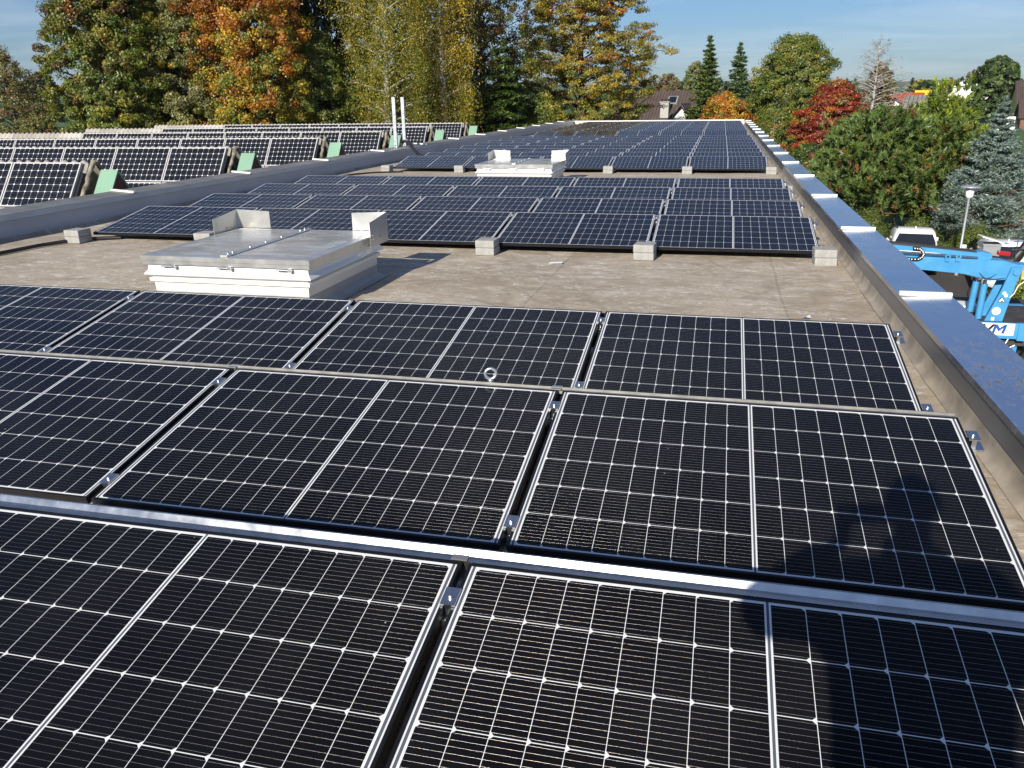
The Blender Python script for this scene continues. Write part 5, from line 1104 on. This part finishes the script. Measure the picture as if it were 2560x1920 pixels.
# ================================================================== THE PHOTOGRAPHER (stands behind the camera; the shadow falls on the panels)
M['skin'] = simple('skin', (.46, .27, .19), .5, 0, .05, 8); M['jacket'] = simple('dark_jacket', (.03, .035, .05), .8, 0, .15, 10); M['trousers'] = simple('work_trousers', (.05, .05, .055), .85, 0, .15, 10); M['hair'] = simple('brown_hair', (.05, .03, .018), .7, 0, .2, 20); M['phone'] = simple('phone_black', (.015, .015, .017), .2, 0, .05, 5)
def skinned(name, nodes, edges, mat, parent, root, sub=2):
    keys = list(nodes); ix = {k: i for i, k in enumerate(keys)}; off = Vector(parent.location)
    me = bpy.data.meshes.new(name); me.from_pydata([Vector(nodes[k][0])-off for k in keys], [(ix[a], ix[c]) for a, c in edges], [])
    o = bpy.data.objects.new(name, me); COL.objects.link(o)
    md = o.modifiers.new('skin', 'SKIN'); md.use_smooth_shade = True; md.branch_smoothing = .4
    sv = me.skin_vertices[0].data
    for k in keys:
        r = nodes[k][1]; sv[ix[k]].radius = (r, r) if not hasattr(r, '__len__') else r; sv[ix[k]].use_root = (k == root)
    s_ = o.modifiers.new('sub', 'SUBSURF'); s_.levels = sub; s_.render_levels = sub
    dg = bpy.context.evaluated_depsgraph_get(); m2 = bpy.data.meshes.new_from_object(o.evaluated_get(dg)); o.modifiers.clear(); o.data = m2; m2.materials.clear(); m2.materials.append(mat)
    for p_ in m2.polygons: p_.use_smooth = True
    bpy.data.meshes.remove(me); link_child(o, parent); return o
BX, BY = -.93, -1.28
who = thing('person', 'person in a dark jacket holding up a phone to photograph the roof', 'person', (BX, BY, 0))
Cv = Vector(CAM); Rv, Uv, Fv = Vector(RIGHT), Vector(UP), Vector(FWD)
PH_C = Cv - Fv*.014 + Rv*.045 - Uv*.018                     # centre of the phone body
hl, hr_ = PH_C - Rv*.085, PH_C + Rv*.085
N_ = dict(pelvis=((BX+.01, BY-.04, 1.0), (.16, .12)), belly=((BX, BY-.03, 1.18), (.165, .12)), chest=((BX, BY-.01, 1.40), (.185, .13)), neckb=((BX, BY-.01, 1.60), (.125, .09)), neck=((BX, BY+.02, 1.665), .06), jaw=((BX, BY+.055, 1.745), (.066, .08)), head=((BX, BY+.045, 1.83), (.084, .10)), crown=((BX, BY+.035, 1.915), (.06, .075)), nose=((BX, BY+.165, 1.81), .013),
    earl=((BX-.088, BY+.04, 1.815), .016), earr=((BX+.088, BY+.04, 1.815), .016),
    shl=((BX-.215, BY, 1.525), .095), shr=((BX+.225, BY, 1.535), .098), ell=((-1.335, BY+.13, 1.385), .050), elr=((BX+.33, BY+.16, 1.33), .054))
E_ = [('pelvis', 'belly'), ('belly', 'chest'), ('chest', 'neckb'), ('neckb', 'neck'), ('neck', 'jaw'), ('jaw', 'head'), ('head', 'crown'), ('head', 'nose'), ('head', 'earl'), ('head', 'earr'), ('chest', 'shl'), ('chest', 'shr'), ('shl', 'ell'), ('shr', 'elr')]
for sfx, hp, sg_ in (('l', hl, -1), ('r', hr_, 1)):
    wr = hp - Fv*.075 - Uv*.085 + Rv*(sg_*.03); pm = hp - Fv*.045 - Uv*.035 + Rv*(sg_*.022)
    N_['wr'+sfx] = (wr, .029); N_['pm'+sfx] = (pm, (.034, .020)); E_ += [('el'+sfx, 'wr'+sfx), ('wr'+sfx, 'pm'+sfx)]
    for i, (du, ln) in enumerate(((.030, .92), (.010, 1.05), (-.010, 1.), (-.028, .82))):
        a = hp + Rv*(sg_*.018) + Uv*(du-.004) - Fv*.012; c_ = hp + Rv*(sg_*.014) + Uv*du + Fv*.010*ln; d_ = hp - Rv*(sg_*.012*ln) + Uv*(du-.002) + Fv*.012
        for nm, p_, rr_ in (('a', a, .0092), ('b', c_, .0085), ('c', d_, .0075)): N_['f%d%s%s' % (i, nm, sfx)] = (p_, rr_)
        E_ += [('pm'+sfx, 'f%da%s' % (i, sfx)), ('f%da%s' % (i, sfx), 'f%db%s' % (i, sfx)), ('f%db%s' % (i, sfx), 'f%dc%s' % (i, sfx))]
    N_['ta'+sfx] = (hp - Fv*.045 - Uv*.02 - Rv*(sg_*.012), .011); N_['tb'+sfx] = (hp - Fv*.024 - Uv*.004 - Rv*(sg_*.034), .0095); N_['tc'+sfx] = (hp - Fv*.016 + Uv*.010 - Rv*(sg_*.048), .0085)
    E_ += [('pm'+sfx, 'ta'+sfx), ('ta'+sfx, 'tb'+sfx), ('tb'+sfx, 'tc'+sfx)]
    x = BX+sg_*.115
    N_['hip'+sfx] = ((BX+sg_*.09, BY-.04, .90), .090); N_['kn'+sfx] = ((x, BY-.01, .50), .060); N_['an'+sfx] = ((x+sg_*.015, BY-.05, .09), .042); N_['to'+sfx] = ((x+sg_*.04, BY+.13, .045), .034)
    E_ += [('pelvis', 'hip'+sfx), ('hip'+sfx, 'kn'+sfx), ('kn'+sfx, 'an'+sfx), ('an'+sfx, 'to'+sfx)]
skinned('body', N_, E_, M['skin'], who, 'pelvis')
BODY = CH[who.name][0]
def garment(name, keep, push, mat):
    me = BODY.data; off = Vector(who.location); n = len(me.vertices)
    ok = [keep(v.co+off) for v in me.vertices]; fs = [tuple(p_.vertices) for p_ in me.polygons if all(ok[i] for i in p_.vertices)]
    used = sorted({i for f in fs for i in f}); ix = {u: k for k, u in enumerate(used)}
    b = MB(); b.add([me.vertices[u].co+off+me.vertices[u].normal*push for u in used], [tuple(ix[i] for i in f) for f in fs], 0, True); return b.build(name, mat, who)
HL_, HR_ = Vector(N_['pml'][0]), Vector(N_['pmr'][0])
def nothand(p_): return min((p_-HL_).length, (p_-HR_).length) > .115
garment('jacket', lambda p_: .92 < p_.z and nothand(p_) and (p_.z < 1.665 or abs(p_.x-BX) > .13) and p_.z < 1.70, .020, M['jacket'])
garment('trousers', lambda p_: .10 < p_.z < .99, .010, M['trousers'])
garment('hair', lambda p_: p_.z > 1.77 and abs(p_.x-BX) < .11 and p_.y < BY+.16 and (p_.y < BY+.06 or p_.z > 1.87), .012, M['hair'])
for sg_ in (-1, 1):
    x = BX+sg_*.13
    b = MB(); loft(b, [[(x-w, y_, .006), (x+w, y_, .006), (x+w, y_, h*.6), (x+w*.6, y_, h), (x-w*.6, y_, h), (x-w, y_, h*.6)] for y_, w, h in ((BY-.13, .034, .085), (BY-.10, .042, .12), (BY-.02, .045, .13), (BY+.06, .05, .09), (BY+.14, .048, .07), (BY+.18, .03, .05))]); b.build('shoe', M['car_black'], who)
o = thing('phone', 'black phone held level in both hands of the photographer', 'phone', PH_C)
Mx = Matrix.Translation(PH_C) @ Matrix((Rv, Uv, -Fv)).transposed().to_4x4()
b = MB(); b.box(-.074, .074, -.036, .036, -.0045, .0045, 0, .003, Mx); b.build('case', M['phone'], o)

# ================================================================== HAZE
HZ = True
if HZ:
    hm = bpy.data.materials.new('air'); hm.use_nodes = True; hn = hm.node_tree; hn.nodes.remove(hn.nodes['Principled BSDF'])
    pv = hn.nodes.new('ShaderNodeVolumePrincipled'); pv.inputs['Color'].default_value = (.80, .88, 1, 1); pv.inputs['Density'].default_value = .000085; pv.inputs['Anisotropy'].default_value = .2
    hn.links.new(pv.outputs[0], hn.nodes['Material Output'].inputs['Volume'])
    b = MB(); b.box(-4300, 2700, -350, 4500, -80, 190); o = b.build('haze', hm); tag(o, kind='stuff')
